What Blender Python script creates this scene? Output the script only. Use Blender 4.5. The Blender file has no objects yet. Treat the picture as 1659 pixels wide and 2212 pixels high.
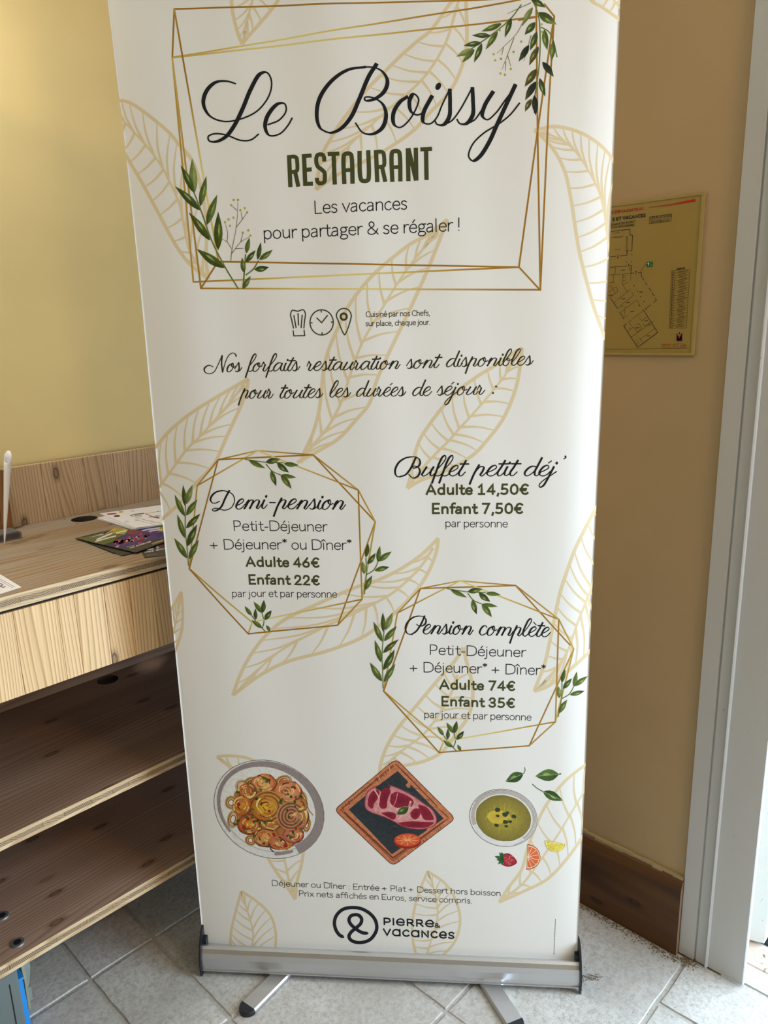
import bpy, bmesh, math, random
from mathutils import Vector, Matrix
random.seed(7)
SC = bpy.context.scene
C = SC.collection

# ------------------------------------------------------------------ camera
YAW, PITCH, ROLL, FPX, CAMH = 0.7701165653853028, -0.2436061240546359, 0.02759814622176705, 1632.7367, 1.4802858
FWD = Vector((math.cos(PITCH)*math.cos(YAW), math.cos(PITCH)*math.sin(YAW), math.sin(PITCH)))
_r = FWD.cross(Vector((0, 0, 1))).normalized(); _d = FWD.cross(_r)
RIGHT = math.cos(ROLL)*_r + math.sin(ROLL)*_d
DOWN = -math.sin(ROLL)*_r + math.cos(ROLL)*_d
CAM = Vector((0, 0, CAMH))
cd = bpy.data.cameras.new('camera'); cam = bpy.data.objects.new('camera', cd); C.objects.link(cam)
cd.sensor_fit = 'VERTICAL'; cd.sensor_height = 36.0; cd.lens = 36.0*FPX/2212.0
cd.clip_start = 0.02
m = Matrix((RIGHT, -DOWN, -FWD)).transposed().to_4x4(); m.translation = CAM
cam.matrix_world = m
SC.camera = cam

# ------------------------------------------------------------------ light and exposure
SC.view_settings.view_transform = 'Standard'; SC.view_settings.look = 'None'
SC.view_settings.gamma = 1.0; SC.view_settings.use_curve_mapping = False
SC.view_settings.exposure = 0.10
w = bpy.data.worlds.new('sky'); SC.world = w; w.use_nodes = True
bg = w.node_tree.nodes['Background']; bg.inputs[0].default_value = (0.80, 0.90, 1.0, 1); bg.inputs[1].default_value = 0.8

def area(name, loc, target, sx, sy, power, col):
    l = bpy.data.lights.new(name, 'AREA'); l.shape = 'RECTANGLE'; l.size = sx; l.size_y = sy
    l.energy = power; l.color = col
    o = bpy.data.objects.new(name, l); C.objects.link(o); o.location = loc
    o.rotation_euler = (Vector(target)-Vector(loc)).to_track_quat('-Z', 'Y').to_euler()
    return o
area('daylight_door', (1.95, -0.52, 0.90), (0.9, 0.35, 0.60), 1.75, 1.5, 93, (0.67, 0.85, 1.0))
area('added_window_light', (-1.6, -7.95, 1.5), (0.5, 1.0, 1.3), 1.1, 1.8, 62, (1.0, 0.76, 0.42))  # warm fill light added at an unseen far window
area('added_warm_light', (1.15, -0.90, 2.45), (1.0, 0.2, 0.9), 0.3, 0.3, 14.5, (1.0, 0.66, 0.40))  # unseen warm lamp added to tint the upper banner
area('added_wall_light', (0.34, 1.84, 2.48), (0.29, 1.90, 0.0), 0.3, 0.06, 9.5, (1.0, 0.94, 0.86))  # unseen lamp added to brighten the cream wall

# ------------------------------------------------------------------ helpers
def lin(c):
    out = []
    for v in c[:3]:
        v = v/255.0
        out.append(v/12.92 if v <= 0.04045 else ((v+0.055)/1.055)**2.4)
    return out
def obj(name, bm_or_me, mat, parent=None, smooth=False):
    if isinstance(bm_or_me, bmesh.types.BMesh):
        me = bpy.data.meshes.new(name); bm_or_me.to_mesh(me); bm_or_me.free()
    else: me = bm_or_me
    if mat is not None and len(me.materials) == 0: me.materials.append(mat)
    if smooth:
        for p in me.polygons: p.use_smooth = True
    o = bpy.data.objects.new(name, me); C.objects.link(o)
    if parent: o.parent = parent
    return o
def tag(o, label=None, cat=None, group=None, kind=None):
    if label: o['label'] = label
    if cat: o['category'] = cat
    if group: o['group'] = group
    if kind: o['kind'] = kind
    return o
def empty(name, loc=(0, 0, 0)):
    o = bpy.data.objects.new(name, None); C.objects.link(o); o.location = loc; o.empty_display_size = 0.05
    return o
def put(o, parent):          # parent while keeping world coordinates
    o.parent = parent; o.matrix_parent_inverse = Matrix.Translation(-Vector(parent.location)); return o
def boxm(bm, x0, x1, y0, y1, z0, z1, bev=0.0):
    r = bmesh.ops.create_cube(bm, size=1.0)
    vs = r['verts']
    for v in vs:
        v.co = Vector(((x0+x1)/2+v.co.x*(x1-x0), (y0+y1)/2+v.co.y*(y1-y0), (z0+z1)/2+v.co.z*(z1-z0)))
    if bev > 0:
        es = set()
        for v in vs:
            for e in v.link_edges: es.add(e)
        bmesh.ops.bevel(bm, geom=list(es), offset=bev, segments=1, affect='EDGES')
    return vs
def box(name, x0, x1, y0, y1, z0, z1, mat, parent=None, bev=0.0):
    bm = bmesh.new(); boxm(bm, x0, x1, y0, y1, z0, z1, bev)
    o = obj(name, bm, mat)
    if parent: put(o, parent)
    return o
def prism(name, pts, f, mat, parent=None, n=1, smooth=False):
    """pts: closed 2D outline; f(a,b,t) -> 3D for t in 0..1"""
    bm = bmesh.new(); rings = []
    for k in range(n+1):
        rings.append([bm.verts.new(f(a, b, k/n)) for a, b in pts])
    L = len(pts)
    for k in range(n):
        for i in range(L):
            bm.faces.new((rings[k][i], rings[k][(i+1) % L], rings[k+1][(i+1) % L], rings[k+1][i]))
    bm.faces.new(rings[0]); bm.faces.new(list(reversed(rings[-1])))
    bmesh.ops.recalc_face_normals(bm, faces=bm.faces[:])
    o = obj(name, bm, mat, smooth=smooth)
    if parent: put(o, parent)
    return o
def ray(x, y): return RIGHT*(x-829.5)+DOWN*(y-1106)+FWD*FPX
def onz(x, y, z):
    r = ray(x, y); return CAM + r*((z-CAM.z)/r.z)
def ony(x, y, Y):
    r = ray(x, y); return CAM + r*((Y-CAM.y)/r.y)
def onx(x, y, X):
    r = ray(x, y); return CAM + r*((X-CAM.x)/r.x)
def proj(P):
    v = P-CAM; d = v.dot(FWD); return (829.5+FPX*v.dot(RIGHT)/d, 1106+FPX*v.dot(DOWN)/d)

# ------------------------------------------------------------------ materials
def mat(name, col, rough=0.6, metal=0.0, spec=0.5):
    mt = bpy.data.materials.new(name); mt.use_nodes = True
    b = mt.node_tree.nodes['Principled BSDF']
    b.inputs['Base Color'].default_value = (*col, 1); b.inputs['Roughness'].default_value = rough
    b.inputs['Metallic'].default_value = metal; b.inputs['Specular IOR Level'].default_value = spec
    return mt
def N(mt, t, **kw):
    n = mt.node_tree.nodes.new(t)
    for k, v in kw.items():
        if k in n.inputs.keys() if isinstance(k, str) else False: n.inputs[k].default_value = v
        else: setattr(n, k, v)
    return n
def L(mt, a, b): mt.node_tree.links.new(a, b)
def ramp(mt, fac, stops):
    r = mt.node_tree.nodes.new('ShaderNodeValToRGB'); e = r.color_ramp.elements
    while len(e) < len(stops): e.new(0.5)
    for i, (p, c) in enumerate(stops):
        e[i].position = p; e[i].color = (*c, 1)
    L(mt, fac, r.inputs[0]); return r.outputs[0]
def coords(mt, scale, kind='Object', rot=(0, 0, 0), rnd=0.0):
    tc = mt.node_tree.nodes.new('ShaderNodeTexCoord'); mp = mt.node_tree.nodes.new('ShaderNodeMapping')
    mp.inputs['Scale'].default_value = scale; mp.inputs['Rotation'].default_value = rot
    src = tc.outputs[kind]
    if rnd:
        oi = mt.node_tree.nodes.new('ShaderNodeObjectInfo'); ma = mt.node_tree.nodes.new('ShaderNodeVectorMath'); ma.operation = 'SCALE'
        cx = mt.node_tree.nodes.new('ShaderNodeCombineXYZ')
        for i in range(3): L(mt, oi.outputs['Random'], cx.inputs[i])
        L(mt, cx.outputs[0], ma.inputs[0]); ma.inputs['Scale'].default_value = rnd
        ad = mt.node_tree.nodes.new('ShaderNodeVectorMath'); ad.operation = 'ADD'
        L(mt, src, ad.inputs[0]); L(mt, ma.outputs[0], ad.inputs[1]); src = ad.outputs[0]
    L(mt, src, mp.inputs[0]); return mp.outputs[0]
def noise(mt, vec, scale, detail=4, rough=0.55, dist=0.0):
    n = mt.node_tree.nodes.new('ShaderNodeTexNoise'); n.inputs['Scale'].default_value = scale
    n.inputs['Detail'].default_value = detail; n.inputs['Roughness'].default_value = rough; n.inputs['Distortion'].default_value = dist
    L(mt, vec, n.inputs['Vector']); return n.outputs['Fac']
def mix(mt, fac, a, b, mode='MIX'):
    n = mt.node_tree.nodes.new('ShaderNodeMix'); n.data_type = 'RGBA'; n.blend_type = mode
    for s, i in ((fac, 0), (a, 6), (b, 7)):
        if isinstance(s, (int, float)): n.inputs[i].default_value = s
        elif isinstance(s, (tuple, list)): n.inputs[i].default_value = (*s, 1)
        else: L(mt, s, n.inputs[i])
    return n.outputs[2]
def bump(mt, h, strength, dist=0.002):
    b = mt.node_tree.nodes.new('ShaderNodeBump'); b.inputs['Strength'].default_value = strength; b.inputs['Distance'].default_value = dist
    L(mt, h, b.inputs['Height']); L(mt, b.outputs[0], mt.node_tree.nodes['Principled BSDF'].inputs['Normal'])
def setc(mt, c): L(mt, c, mt.node_tree.nodes['Principled BSDF'].inputs['Base Color'])

def paint(name, col, amp=0.06):
    mt = mat(name, col, 0.75, spec=0.25)
    v = coords(mt, (1, 1, 1)); n = noise(mt, v, 2.2, 3); n2 = noise(mt, v, 160, 2)
    c = ramp(mt, n, [(0.3, [x*(1-amp) for x in col]), (0.7, [min(1, x*(1+amp)) for x in col])])
    setc(mt, c); bump(mt, n2, 0.10, 0.001); return mt
M_WALL = paint('cream_wall_lit', (0.86, 0.715, 0.36))  # cream lightened so the left wall looks lit
M_WALL2 = paint('cream_wall_shaded', (0.46, 0.335, 0.185))  # the same cream darkened and browned, shade put into the colour
M_CEIL = paint('ceiling_paint', (0.80, 0.76, 0.66))

def wood(name, c1, c2, c3, *a_, contrast=0.72, **k_):
    return wood_(name, c1, c2, c3, contrast, *a_, **k_)
def wood_(name, c1, c2, c3, contrast, axis='z', ring=95, rnd=3.0, rough=0.55, knots=True, knot_col=(0.10, 0.055, 0.03), worn=None):
    """softwood with growth rings seen as long stripes along axis"""
    mt = mat(name, c1, rough, spec=0.3)
    st = {'x': (0.11, 1, 1), 'y': (1, 0.10, 1), 'z': (1, 1, 0.11)}[axis]
    v = coords(mt, st, rnd=rnd)
    n1 = noise(mt, v, 3.6, 3, 0.4, 0.3)
    # rings: many thin dark latewood lines following the slow noise
    mu = mt.node_tree.nodes.new('ShaderNodeMath'); mu.operation = 'MULTIPLY'; L(mt, n1, mu.inputs[0]); mu.inputs[1].default_value = ring*0.28
    sp = mt.node_tree.nodes.new('ShaderNodeSeparateXYZ'); L(mt, v, sp.inputs[0])
    ad = mt.node_tree.nodes.new('ShaderNodeMath'); ad.operation = 'ADD'
    a1 = mt.node_tree.nodes.new('ShaderNodeMath'); a1.operation = 'MULTIPLY'; a1.inputs[1].default_value = ring
    L(mt, sp.outputs[{'x': 1, 'y': 0, 'z': 0}[axis]], a1.inputs[0]); L(mt, a1.outputs[0], ad.inputs[0]); L(mt, mu.outputs[0], ad.inputs[1])
    fr = mt.node_tree.nodes.new('ShaderNodeMath'); fr.operation = 'FRACT'; L(mt, ad.outputs[0], fr.inputs[0])
    line = ramp(mt, fr.outputs[0], [(0.0, (0, 0, 0)), (0.55, (0.25,)*3), (0.86, (1, 1, 1)), (1.0, (0, 0, 0))])
    n2 = noise(mt, v, 9, 3, 0.5)
    base = ramp(mt, n2, [(0.32, c1), (0.68, c2)])
    lw = mix(mt, 0.5, line, noise(mt, v, 30, 3, 0.6), 'MULTIPLY')
    g = mix(mt, line, base, mix(mt, contrast, base, c3))
    fine = noise(mt, coords(mt, tuple(12*x if x == 1 else x for x in st), rnd=rnd), 26, 3, 0.7)
    g = mix(mt, 0.35, g, ramp(mt, fine, [(0.3, (0.55, 0.5, 0.45)), (0.6, (1, 1, 1))]), 'MULTIPLY')
    if knots:
        kv = coords(mt, {'x': (5.0, 12.0, 1.0), 'y': (1.0, 5.0, 12.0), 'z': (11.0, 1.0, 5.0)}[axis], rnd=rnd)
        sk = mt.node_tree.nodes.new('ShaderNodeSeparateXYZ'); L(mt, kv, sk.inputs[0])
        ck = mt.node_tree.nodes.new('ShaderNodeCombineXYZ'); i0, i1 = {'x': (0, 1), 'y': (1, 2), 'z': (0, 2)}[axis]
        L(mt, sk.outputs[i0], ck.inputs[0]); L(mt, sk.outputs[i1], ck.inputs[1])
        vo = mt.node_tree.nodes.new('ShaderNodeTexVoronoi'); vo.voronoi_dimensions = '2D'; vo.inputs['Scale'].default_value = 1.0; L(mt, ck.outputs[0], vo.inputs['Vector'])
        few = ramp(mt, vo.outputs['Color'], [(0.44, (0, 0, 0)), (0.50, (1, 1, 1))])
        k = mix(mt, 1.0, few, ramp(mt, vo.outputs['Distance'], [(0.0, (0.55,)*3), (0.045, (0.65,)*3), (0.068, (0.95,)*3), (0.085, (0.45,)*3), (0.16, (0, 0, 0))]), 'MULTIPLY')
        g = mix(mt, k, g, knot_col)
    if worn:
        wn = noise(mt, coords(mt, (0.9, 5.5, 2), rnd=0.0), 1.6, 4, 0.6)
        g = mix(mt, ramp(mt, wn, [(0.40, (0, 0, 0)), (0.66, (0.85,)*3)]), g, worn)
    setc(mt, g); bump(mt, line, 0.05, 0.0004); return mt
M_PLANK = wood('apron_pine', (0.80, 0.55, 0.29), (0.90, 0.66, 0.38), (0.40, 0.205, 0.075), 'z', 110)
M_SPLASH = wood('backsplash_pine', (0.62, 0.43, 0.26), (0.74, 0.54, 0.35), (0.30, 0.17, 0.08), 'z', 120)
M_TOP = wood('worktop_pine', (0.31, 0.21, 0.13), (0.44, 0.315, 0.20), (0.13, 0.08, 0.045), 'x', 60, worn=(0.37, 0.345, 0.295))
M_SHELF = wood('shelf_pine', (0.34, 0.22, 0.16), (0.48, 0.33, 0.25), (0.13, 0.065, 0.04), 'x', 85, contrast=0.5)
M_EDGE = wood('panel_edge_ply', (0.66, 0.49, 0.29), (0.76, 0.60, 0.40), (0.42, 0.26, 0.12), 'x', 400, knots=False)
M_SKIRT = wood('baseboard_wood', (0.075, 0.032, 0.010), (0.180, 0.085, 0.028), (0.045, 0.017, 0.006), 'y', 34, contrast=0.8, knot_col=(0.03, 0.012, 0.005), rough=0.45)
def endgrain():
    mt = mat('end_grain', (0.45, 0.33, 0.2), 0.7, spec=0.2)
    v0 = coords(mt, (1, 1, 1), rnd=0.16)
    vs_ = mt.node_tree.nodes.new('ShaderNodeVectorMath'); vs_.operation = 'ADD'; vs_.inputs[1].default_value = (-0.08, 0, -0.05); L(mt, v0, vs_.inputs[0]); v = vs_.outputs[0]
    wv = mt.node_tree.nodes.new('ShaderNodeTexWave'); wv.wave_type = 'RINGS'; wv.rings_direction = 'Y'
    wv.inputs['Scale'].default_value = 95; wv.inputs['Distortion'].default_value = 1.5; wv.inputs['Detail'].default_value = 1
    sc = mt.node_tree.nodes.new('ShaderNodeVectorMath'); sc.operation = 'ADD'; sc.inputs[1].default_value = (-0.4, 0, -0.12)
    L(mt, v, wv.inputs['Vector'])
    oi = mt.node_tree.nodes.new('ShaderNodeObjectInfo')
    c = ramp(mt, wv.outputs['Fac'], [(0.2, (0.20, 0.14, 0.09)), (0.7, (0.50, 0.39, 0.26))])
    c = mix(mt, 0.6, c, ramp(mt, oi.outputs['Random'], [(0, (0.55, 0.5, 0.45)), (1, (1.0, 0.95, 0.88))]), 'MULTIPLY')
    setc(mt, c); return mt
M_END = endgrain()
def tile_mat():
    mt = mat('stone_tile', (0.45, 0.44, 0.42), 0.45, spec=0.4)
    v = coords(mt, (1, 1, 1), rnd=4.0)
    a = noise(mt, v, 6, 5, 0.6); b = noise(mt, v, 95, 6, 0.75, 0.3); c = noise(mt, v, 240, 3, 0.7)
    base = ramp(mt, a, [(0.3, (0.44, 0.425, 0.40)), (0.7, (0.60, 0.60, 0.585))])
    g = mix(mt, ramp(mt, b, [(0.34, (1, 1, 1)), (0.56, (0, 0, 0))]), base, (0.36, 0.34, 0.31))
    g = mix(mt, 0.4, g, ramp(mt, c, [(0.3, (0.72, 0.70, 0.67)), (0.55, (1, 1, 1))]), 'MULTIPLY')
    setc(mt, g); bump(mt, b, 0.30, 0.0015); return mt
M_TILE = tile_mat()
def grout_mat():
    mt = mat('grout', (0.36, 0.345, 0.32), 0.9, spec=0.1)
    v = coords(mt, (1, 1, 1)); n = noise(mt, v, 120, 4, 0.7)
    setc(mt, ramp(mt, n, [(0.3, (0.33, 0.315, 0.29)), (0.7, (0.50, 0.485, 0.455))])); bump(mt, n, 0.5, 0.002); return mt
M_GROUT = grout_mat()
def speck(name, col, dirt, scale=90, rough=0.35, thr=(0.26, 0.31)):
    mt = mat(name, col, rough, spec=0.4)
    n = noise(mt, coords(mt, (1, 1, 1)), scale, 4, 0.7)
    setc(mt, mix(mt, ramp(mt, n, [(thr[0], (1, 1, 1)), (thr[1], (0, 0, 0))]), col, dirt)); return mt
M_FRAME = speck('white_door_lacquer', (0.53, 0.535, 0.535), (0.25, 0.22, 0.2))
M_SILL = speck('white_sill', (0.66, 0.72, 0.74), (0.3, 0.28, 0.26), 60, 0.5, (0.30, 0.36))
M_STONE = speck('dusty_stone', (0.50, 0.40, 0.34), (0.12, 0.09, 0.07), 80, 0.9, (0.34, 0.42))
M_BLACK = mat('black_plastic', (0.010, 0.012, 0.018), 0.35)
M_GAP = mat('dark_gap', (0.012, 0.010, 0.009), 0.9)
M_HOLE = mat('hole_wall_shade', (0.045, 0.030, 0.022), 0.8)  # shade inside the cable holes, put into the wall colour
M_ALU = mat('brushed_aluminium', (0.62, 0.63, 0.65), 0.32, 0.9)
n = noise(M_ALU, coords(M_ALU, (0.6, 60, 60)), 30, 3); r_ = ramp(M_ALU, n, [(0.3, (0.27,)*3), (0.7, (0.42,)*3)]); L(M_ALU, r_, M_ALU.node_tree.nodes['Principled BSDF'].inputs['Roughness'])
M_STEEL = mat('screw_steel', (0.22, 0.22, 0.22), 0.5, 0.6)
M_MAT = speck('black_coir', (0.012, 0.013, 0.018), (0.5, 0.52, 0.55), 140, 0.9, (0.30, 0.33))
M_OUT = speck('outdoor_concrete', (0.55, 0.53, 0.5), (0.4, 0.38, 0.35), 20, 0.9, (0.4, 0.5))
def sheet_mat():
    mt = mat('banner_polyester', (0.79, 0.775, 0.745), 0.55, spec=0.3)
    v = coords(mt, (1, 1, 1)); wv = noise(mt, v, 900, 1)
    bump(mt, wv, 0.05, 0.0004); return mt
M_SHEET = sheet_mat()
def ink_mat(name, wc):
    mt = mat(name, (0.5, 0.5, 0.5), 0.5, spec=0.3)
    a = mt.node_tree.nodes.new('ShaderNodeVertexColor'); a.layer_name = 'Col'
    if wc:
        n = noise(mt, coords(mt, (1, 1, 1)), 130, 4, 0.6)
        c = mix(mt, wc, a.outputs[0], ramp(mt, n, [(0.33, (0.5, 0.5, 0.48)), (0.6, (1.2, 1.2, 1.12))]), 'MULTIPLY')
    else: c = a.outputs[0]
    setc(mt, c); return mt
M_INK = ink_mat('printed_ink', 0)
M_WCS = ink_mat('printed_soft_watercolour', 0.2)
M_WC = ink_mat('printed_watercolour', 0.5)

# ------------------------------------------------------------------ room shell
XW, YW = 1.553, 2.06
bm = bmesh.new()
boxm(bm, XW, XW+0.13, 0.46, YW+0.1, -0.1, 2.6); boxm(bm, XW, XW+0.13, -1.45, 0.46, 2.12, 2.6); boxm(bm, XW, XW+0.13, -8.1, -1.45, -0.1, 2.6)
tag(obj('wall_right', bm, M_WALL2), 'cream wall with shade in its paint colour, behind and beside the banner, carrying the evacuation plan', kind='structure')
tag(box('wall_left', -4.0, XW, YW, YW+0.1, -0.1, 2.6, M_WALL), 'cream yellow wall with light in its paint colour, above the wooden counter', kind='structure')
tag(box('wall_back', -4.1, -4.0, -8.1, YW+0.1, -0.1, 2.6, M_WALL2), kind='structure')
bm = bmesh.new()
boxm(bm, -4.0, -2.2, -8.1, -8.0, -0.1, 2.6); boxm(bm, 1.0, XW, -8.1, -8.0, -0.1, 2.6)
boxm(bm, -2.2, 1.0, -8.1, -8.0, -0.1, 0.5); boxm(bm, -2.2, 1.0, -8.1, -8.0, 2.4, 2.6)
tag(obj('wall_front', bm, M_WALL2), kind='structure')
tag(box('ceiling', -4.1, XW+0.13, -8.1, YW+0.1, 2.6, 2.7, M_CEIL), kind='structure')
# floor: grout bed and laid tiles in a modular pattern
floor = tag(box('floor', -4.0, XW+0.01, -8.0, YW, -0.05, -0.0030, M_GROUT), 'floor of pale mottled stone tiles', kind='structure')
rows = [(1.541, 1.876, [0.22, 0.387, 0.551, 0.719, 1.05, 1.385]), (1.207, 1.541, [0.22, 0.387, 0.551, 0.715, 1.05, 1.385]),
        (0.869, 1.207, [0.22, 0.551, 0.711, 1.048, 1.40]), (0.536, 0.869, [0.385, 0.715, 1.048, 1.70]),
        (0.20, 0.536, [0.22, 0.715, 1.05, 1.383]), (-0.135, 0.20, [0.387, 0.715, 1.05, 1.2]), (1.876, 2.21, [0.387, 0.551, 0.88, 1.2]),
        (-0.47, -0.135, [0.22, 0.72, 1.05, 1.38]), (-0.80, -0.47, [0.387, 0.72, 1.05, 1.2]), (-1.135, -0.80, [0.22, 0.72, 1.05, 1.38]),
        (-1.47, -1.135, [0.387, 0.72, 1.2]), (-1.80, -1.47, [0.22, 0.72, 1.05, 1.38]), (-2.13, -1.80, [0.387, 0.72, 1.2])]
G = 0.0045
for y0, y1, xs in rows:
    xs = [xs[0]-0.333*k for k in range(13, 0, -1)] + xs + [xs[-1]+0.333]
    for a, b in zip(xs, xs[1:]):
        a_, b_ = max(a, -1.45), min(b, XW-0.001); c_, d_ = max(y0, -1.135), min(y1, YW)
        if b_-a_ < 0.03 or d_-c_ < 0.03: continue
        bm = bmesh.new()
        cx, cy = (a_+b_)/2, (c_+d_)/2
        nx = max(4, int((b_-a_)/0.03)); ny = max(4, int((d_-c_)/0.03)); near = (cx > 0.1 and cy > 0.2)
        if not near: nx = ny = 2
        # outline slightly uneven, top pillowed at the rim
        top, low = [], []
        x0, x1, y0_, y1_ = a_+G-cx, b_-G-cx, c_+G-cy, d_-G-cy
        per = [(x0+(x1-x0)*i/nx, y0_) for i in range(nx)]+[(x1, y0_+(y1_-y0_)*i/ny) for i in range(ny)]+[(x1-(x1-x0)*i/nx, y1_) for i in range(nx)]+[(x0, y1_-(y1_-y0_)*i/ny) for i in range(ny)]
        tl = random.uniform(-0.0006, 0.0006)
        for px_, py_ in per:
            j = 0.0011 if near else 0
            px_ += random.uniform(-j, j); py_ += random.uniform(-j, j)
            low.append(bm.verts.new((px_*1.003, py_*1.003, -0.004)))
            L_ = math.hypot(px_, py_); top.append(bm.verts.new((px_*(1-0.0022/L_), py_*(1-0.0022/L_), tl)))
        bm.faces.new(top)
        for i in range(len(per)):
            j = (i+1) % len(per); bm.faces.new((low[i], low[j], top[j], top[i]))
        o = obj('tile', bm, M_TILE, floor); o.location = (cx, cy, 0)

# baseboard on the right wall, with its rounded top and cut end
bb = [(0, 0), (0.020, 0), (0.020, 0.172), (0.018, 0.187), (0.013, 0.197), (0.006, 0.202), (0, 0.203)]
o = prism('baseboard_right', bb, lambda a, b, t: Vector((XW-a, 0.559+t*(YW-0.559), b)), M_SKIRT)
tag(o, 'dark brown wooden baseboard with dusty lower edge', kind='structure')
put(prism('cut_end', [(a*0.98, b*0.99+0.001) for a, b in bb], lambda a, b, t: Vector((XW-a, 0.5585+t*0.001, b)), mat('cut_wood', (0.26, 0.17, 0.10), 0.8)), o)
bm = bmesh.new()   # yellowish caulk line on top of it
for i in range(60):
    y = 0.56+i*0.025; h = random.uniform(0.003, 0.007)
    boxm(bm, XW-random.uniform(0.006, 0.010), XW, y, y+0.0252, 0.199, 0.203+h)
put(obj('caulk', bm, mat('old_caulk', (0.42, 0.33, 0.17), 0.8)), o)

# door frame: casing board, bead, recess, then the outer frame, sill and threshold
d1 = tag(empty('door_1', (XW, 0.45, 0)), 'open doorway at the right with wide white frame', kind='structure')
prof = [(0.000, 0.557), (0.008, 0.557), (0.0085, 0.5225), (0.002, 0.5215), (0.002, 0.5185), (0.006, 0.5175), (0.006, 0.4975), (0.011, 0.4960), (0.0125, 0.4935), (0.011, 0.4905),
        (0.005, 0.4895), (0.005, 0.413), (0.003, 0.411), (-0.008, 0.411), (-0.008, 0.459), (0.0, 0.46)]
prism('casing', prof, lambda a, b, t: Vector((XW-a, b, 0.004+t*2.2)), M_FRAME, d1)
o = prism('outer_frame', [(1.684, 0.461), (1.684, 0.449), (1.697, 0.414), (1.74, 0.414), (1.74, 0.461)], lambda a, b, t: Vector((a, b, 0.012+t*2.1)), M_SILL, d1)
box('sill', 1.564, 1.622, -1.44, 0.459, -0.06, 0.001, M_SILL, d1, 0.001)
box('floor_gap', 1.5542, 1.5635, -1.44, 0.459, -0.06, -0.012, M_GAP, d1)
box('stone_ledge', 1.6222, 1.70, -1.44, 0.459, -0.06, 0.003, M_STONE, d1, 0.002)
box('reveal', 1.5612, 1.6825, 0.4605, 0.4625, 0.0, 2.1, M_FRAME, d1)
tag(box('outside_ground', 1.701, 4.5, -2.0, 3.0, -0.06, -0.004, M_OUT), 'bright concrete ground outside the doorway', kind='structure')
dm = tag(empty('doormat', (1.84, 0.35, 0)), 'black speckled doormat outside the doorway', 'doormat')
box('backing', 1.712, 1.99, -0.15, 0.62, -0.0038, 0.004, M_BLACK, dm)
bm = bmesh.new()
for i in range(900):
    x, y = random.uniform(1.716, 1.986), random.uniform(0.15, 0.616)
    boxm(bm, x-0.002, x+0.002, y-0.002, y+0.002, 0.0035, random.uniform(0.008, 0.013))
o = put(obj('bristle', bm, M_MAT), dm); tag(o, kind='stuff')

# dust and crumbs swept against the baseboard
def crumbs(name, label, pts, mtl, smin, smax):
    bm = bmesh.new()
    for x, y in pts:
        s = random.uniform(smin, smax); r = bmesh.ops.create_icosphere(bm, subdivisions=1, radius=s)
        sc = (random.uniform(0.6, 1.5), random.uniform(0.6, 1.5), random.uniform(0.4, 0.8))
        for v in r['verts']: v.co = Vector((x+v.co.x*sc[0], y+v.co.y*sc[1], s*0.45+v.co.z*sc[2]))
    return tag(obj(name, bm, mtl), label, 'dirt', kind='stuff')
M_DUST = mat('dust', (0.16, 0.115, 0.07), 0.95); M_DUST2 = mat('pale_crumb', (0.50, 0.40, 0.27), 0.9)
pts = []
for i in range(900):
    y = random.uniform(0.55, 1.0); pts.append((XW-0.021-abs(random.gauss(0, 0.011)), y))
for i in range(260): pts.append((XW-0.012+random.gauss(0, 0.010)-0.006, 0.532+random.gauss(0, 0.012)))
crumbs('dust_line', 'brown dust and grit gathered along the foot of the baseboard', pts, M_DUST, 0.0006, 0.0016)
pts = [(XW-0.02-abs(random.gauss(0, 0.009)), random.uniform(0.55, 0.80)) for i in range(80)]+[(XW-0.016+random.gauss(0, 0.008), 0.53+random.gauss(0, 0.01)) for i in range(40)]
crumbs('pale_crumbs', 'pale crumbs scattered in the dust by the baseboard', pts, M_DUST2, 0.0006, 0.0013)
p_ = onz(1268, 2112, 0); pts = [(p_.x+random.gauss(0, 0.007)+t*0.02, p_.y+random.gauss(0, 0.004)-t*0.02) for t in [random.uniform(-1, 1) for i in range(260)]]
crumbs('grit_patch', 'small patch of dark grit on the floor right of the banner base', pts, M_DUST, 0.0004, 0.0011)
pts = [(random.uniform(1.25, 1.53), random.uniform(0.45, 0.95)) for i in range(260)]+[(random.uniform(0.4, 0.8), random.uniform(1.5, 1.75)) for i in range(30)]
crumbs('loose_specks', 'fine dark specks strewn on the tiles', pts, M_DUST, 0.0004, 0.0009)

# two ceiling fittings added out of view for the light they give
cl = tag(empty('added_ceiling_light', (1.15, -0.90, 2.6)), 'added unseen square white ceiling light near the doorway', 'lamp')
box('housing', 0.97, 1.33, -1.08, -0.72, 2.48, 2.5995, mat('lamp_white', (0.8, 0.8, 0.78), 0.5), cl, 0.01)
cl = tag(empty('added_wall_washer', (0.34, 1.84, 2.6)), 'added unseen slim grey ceiling light close to the cream wall', 'lamp')
box('housing', 0.17, 0.51, 1.80, 1.88, 2.50, 2.5995, M_ALU, cl, 0.006)

# window added unseen behind the camera to let in fill light
wn = tag(empty('added_window', (-0.6, -8.05, 1.45)), kind='structure')
for a, b, c_, d_ in ((-2.2, -2.14, 0.5, 2.4), (0.94, 1.0, 0.5, 2.4), (-2.14, 0.94, 0.5, 0.56), (-2.14, 0.94, 2.34, 2.4), (-0.63, -0.57, 0.56, 2.34)):
    box('added_window_frame', a, b, -8.08, -8.02, c_, d_, M_FRAME, wn)

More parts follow.
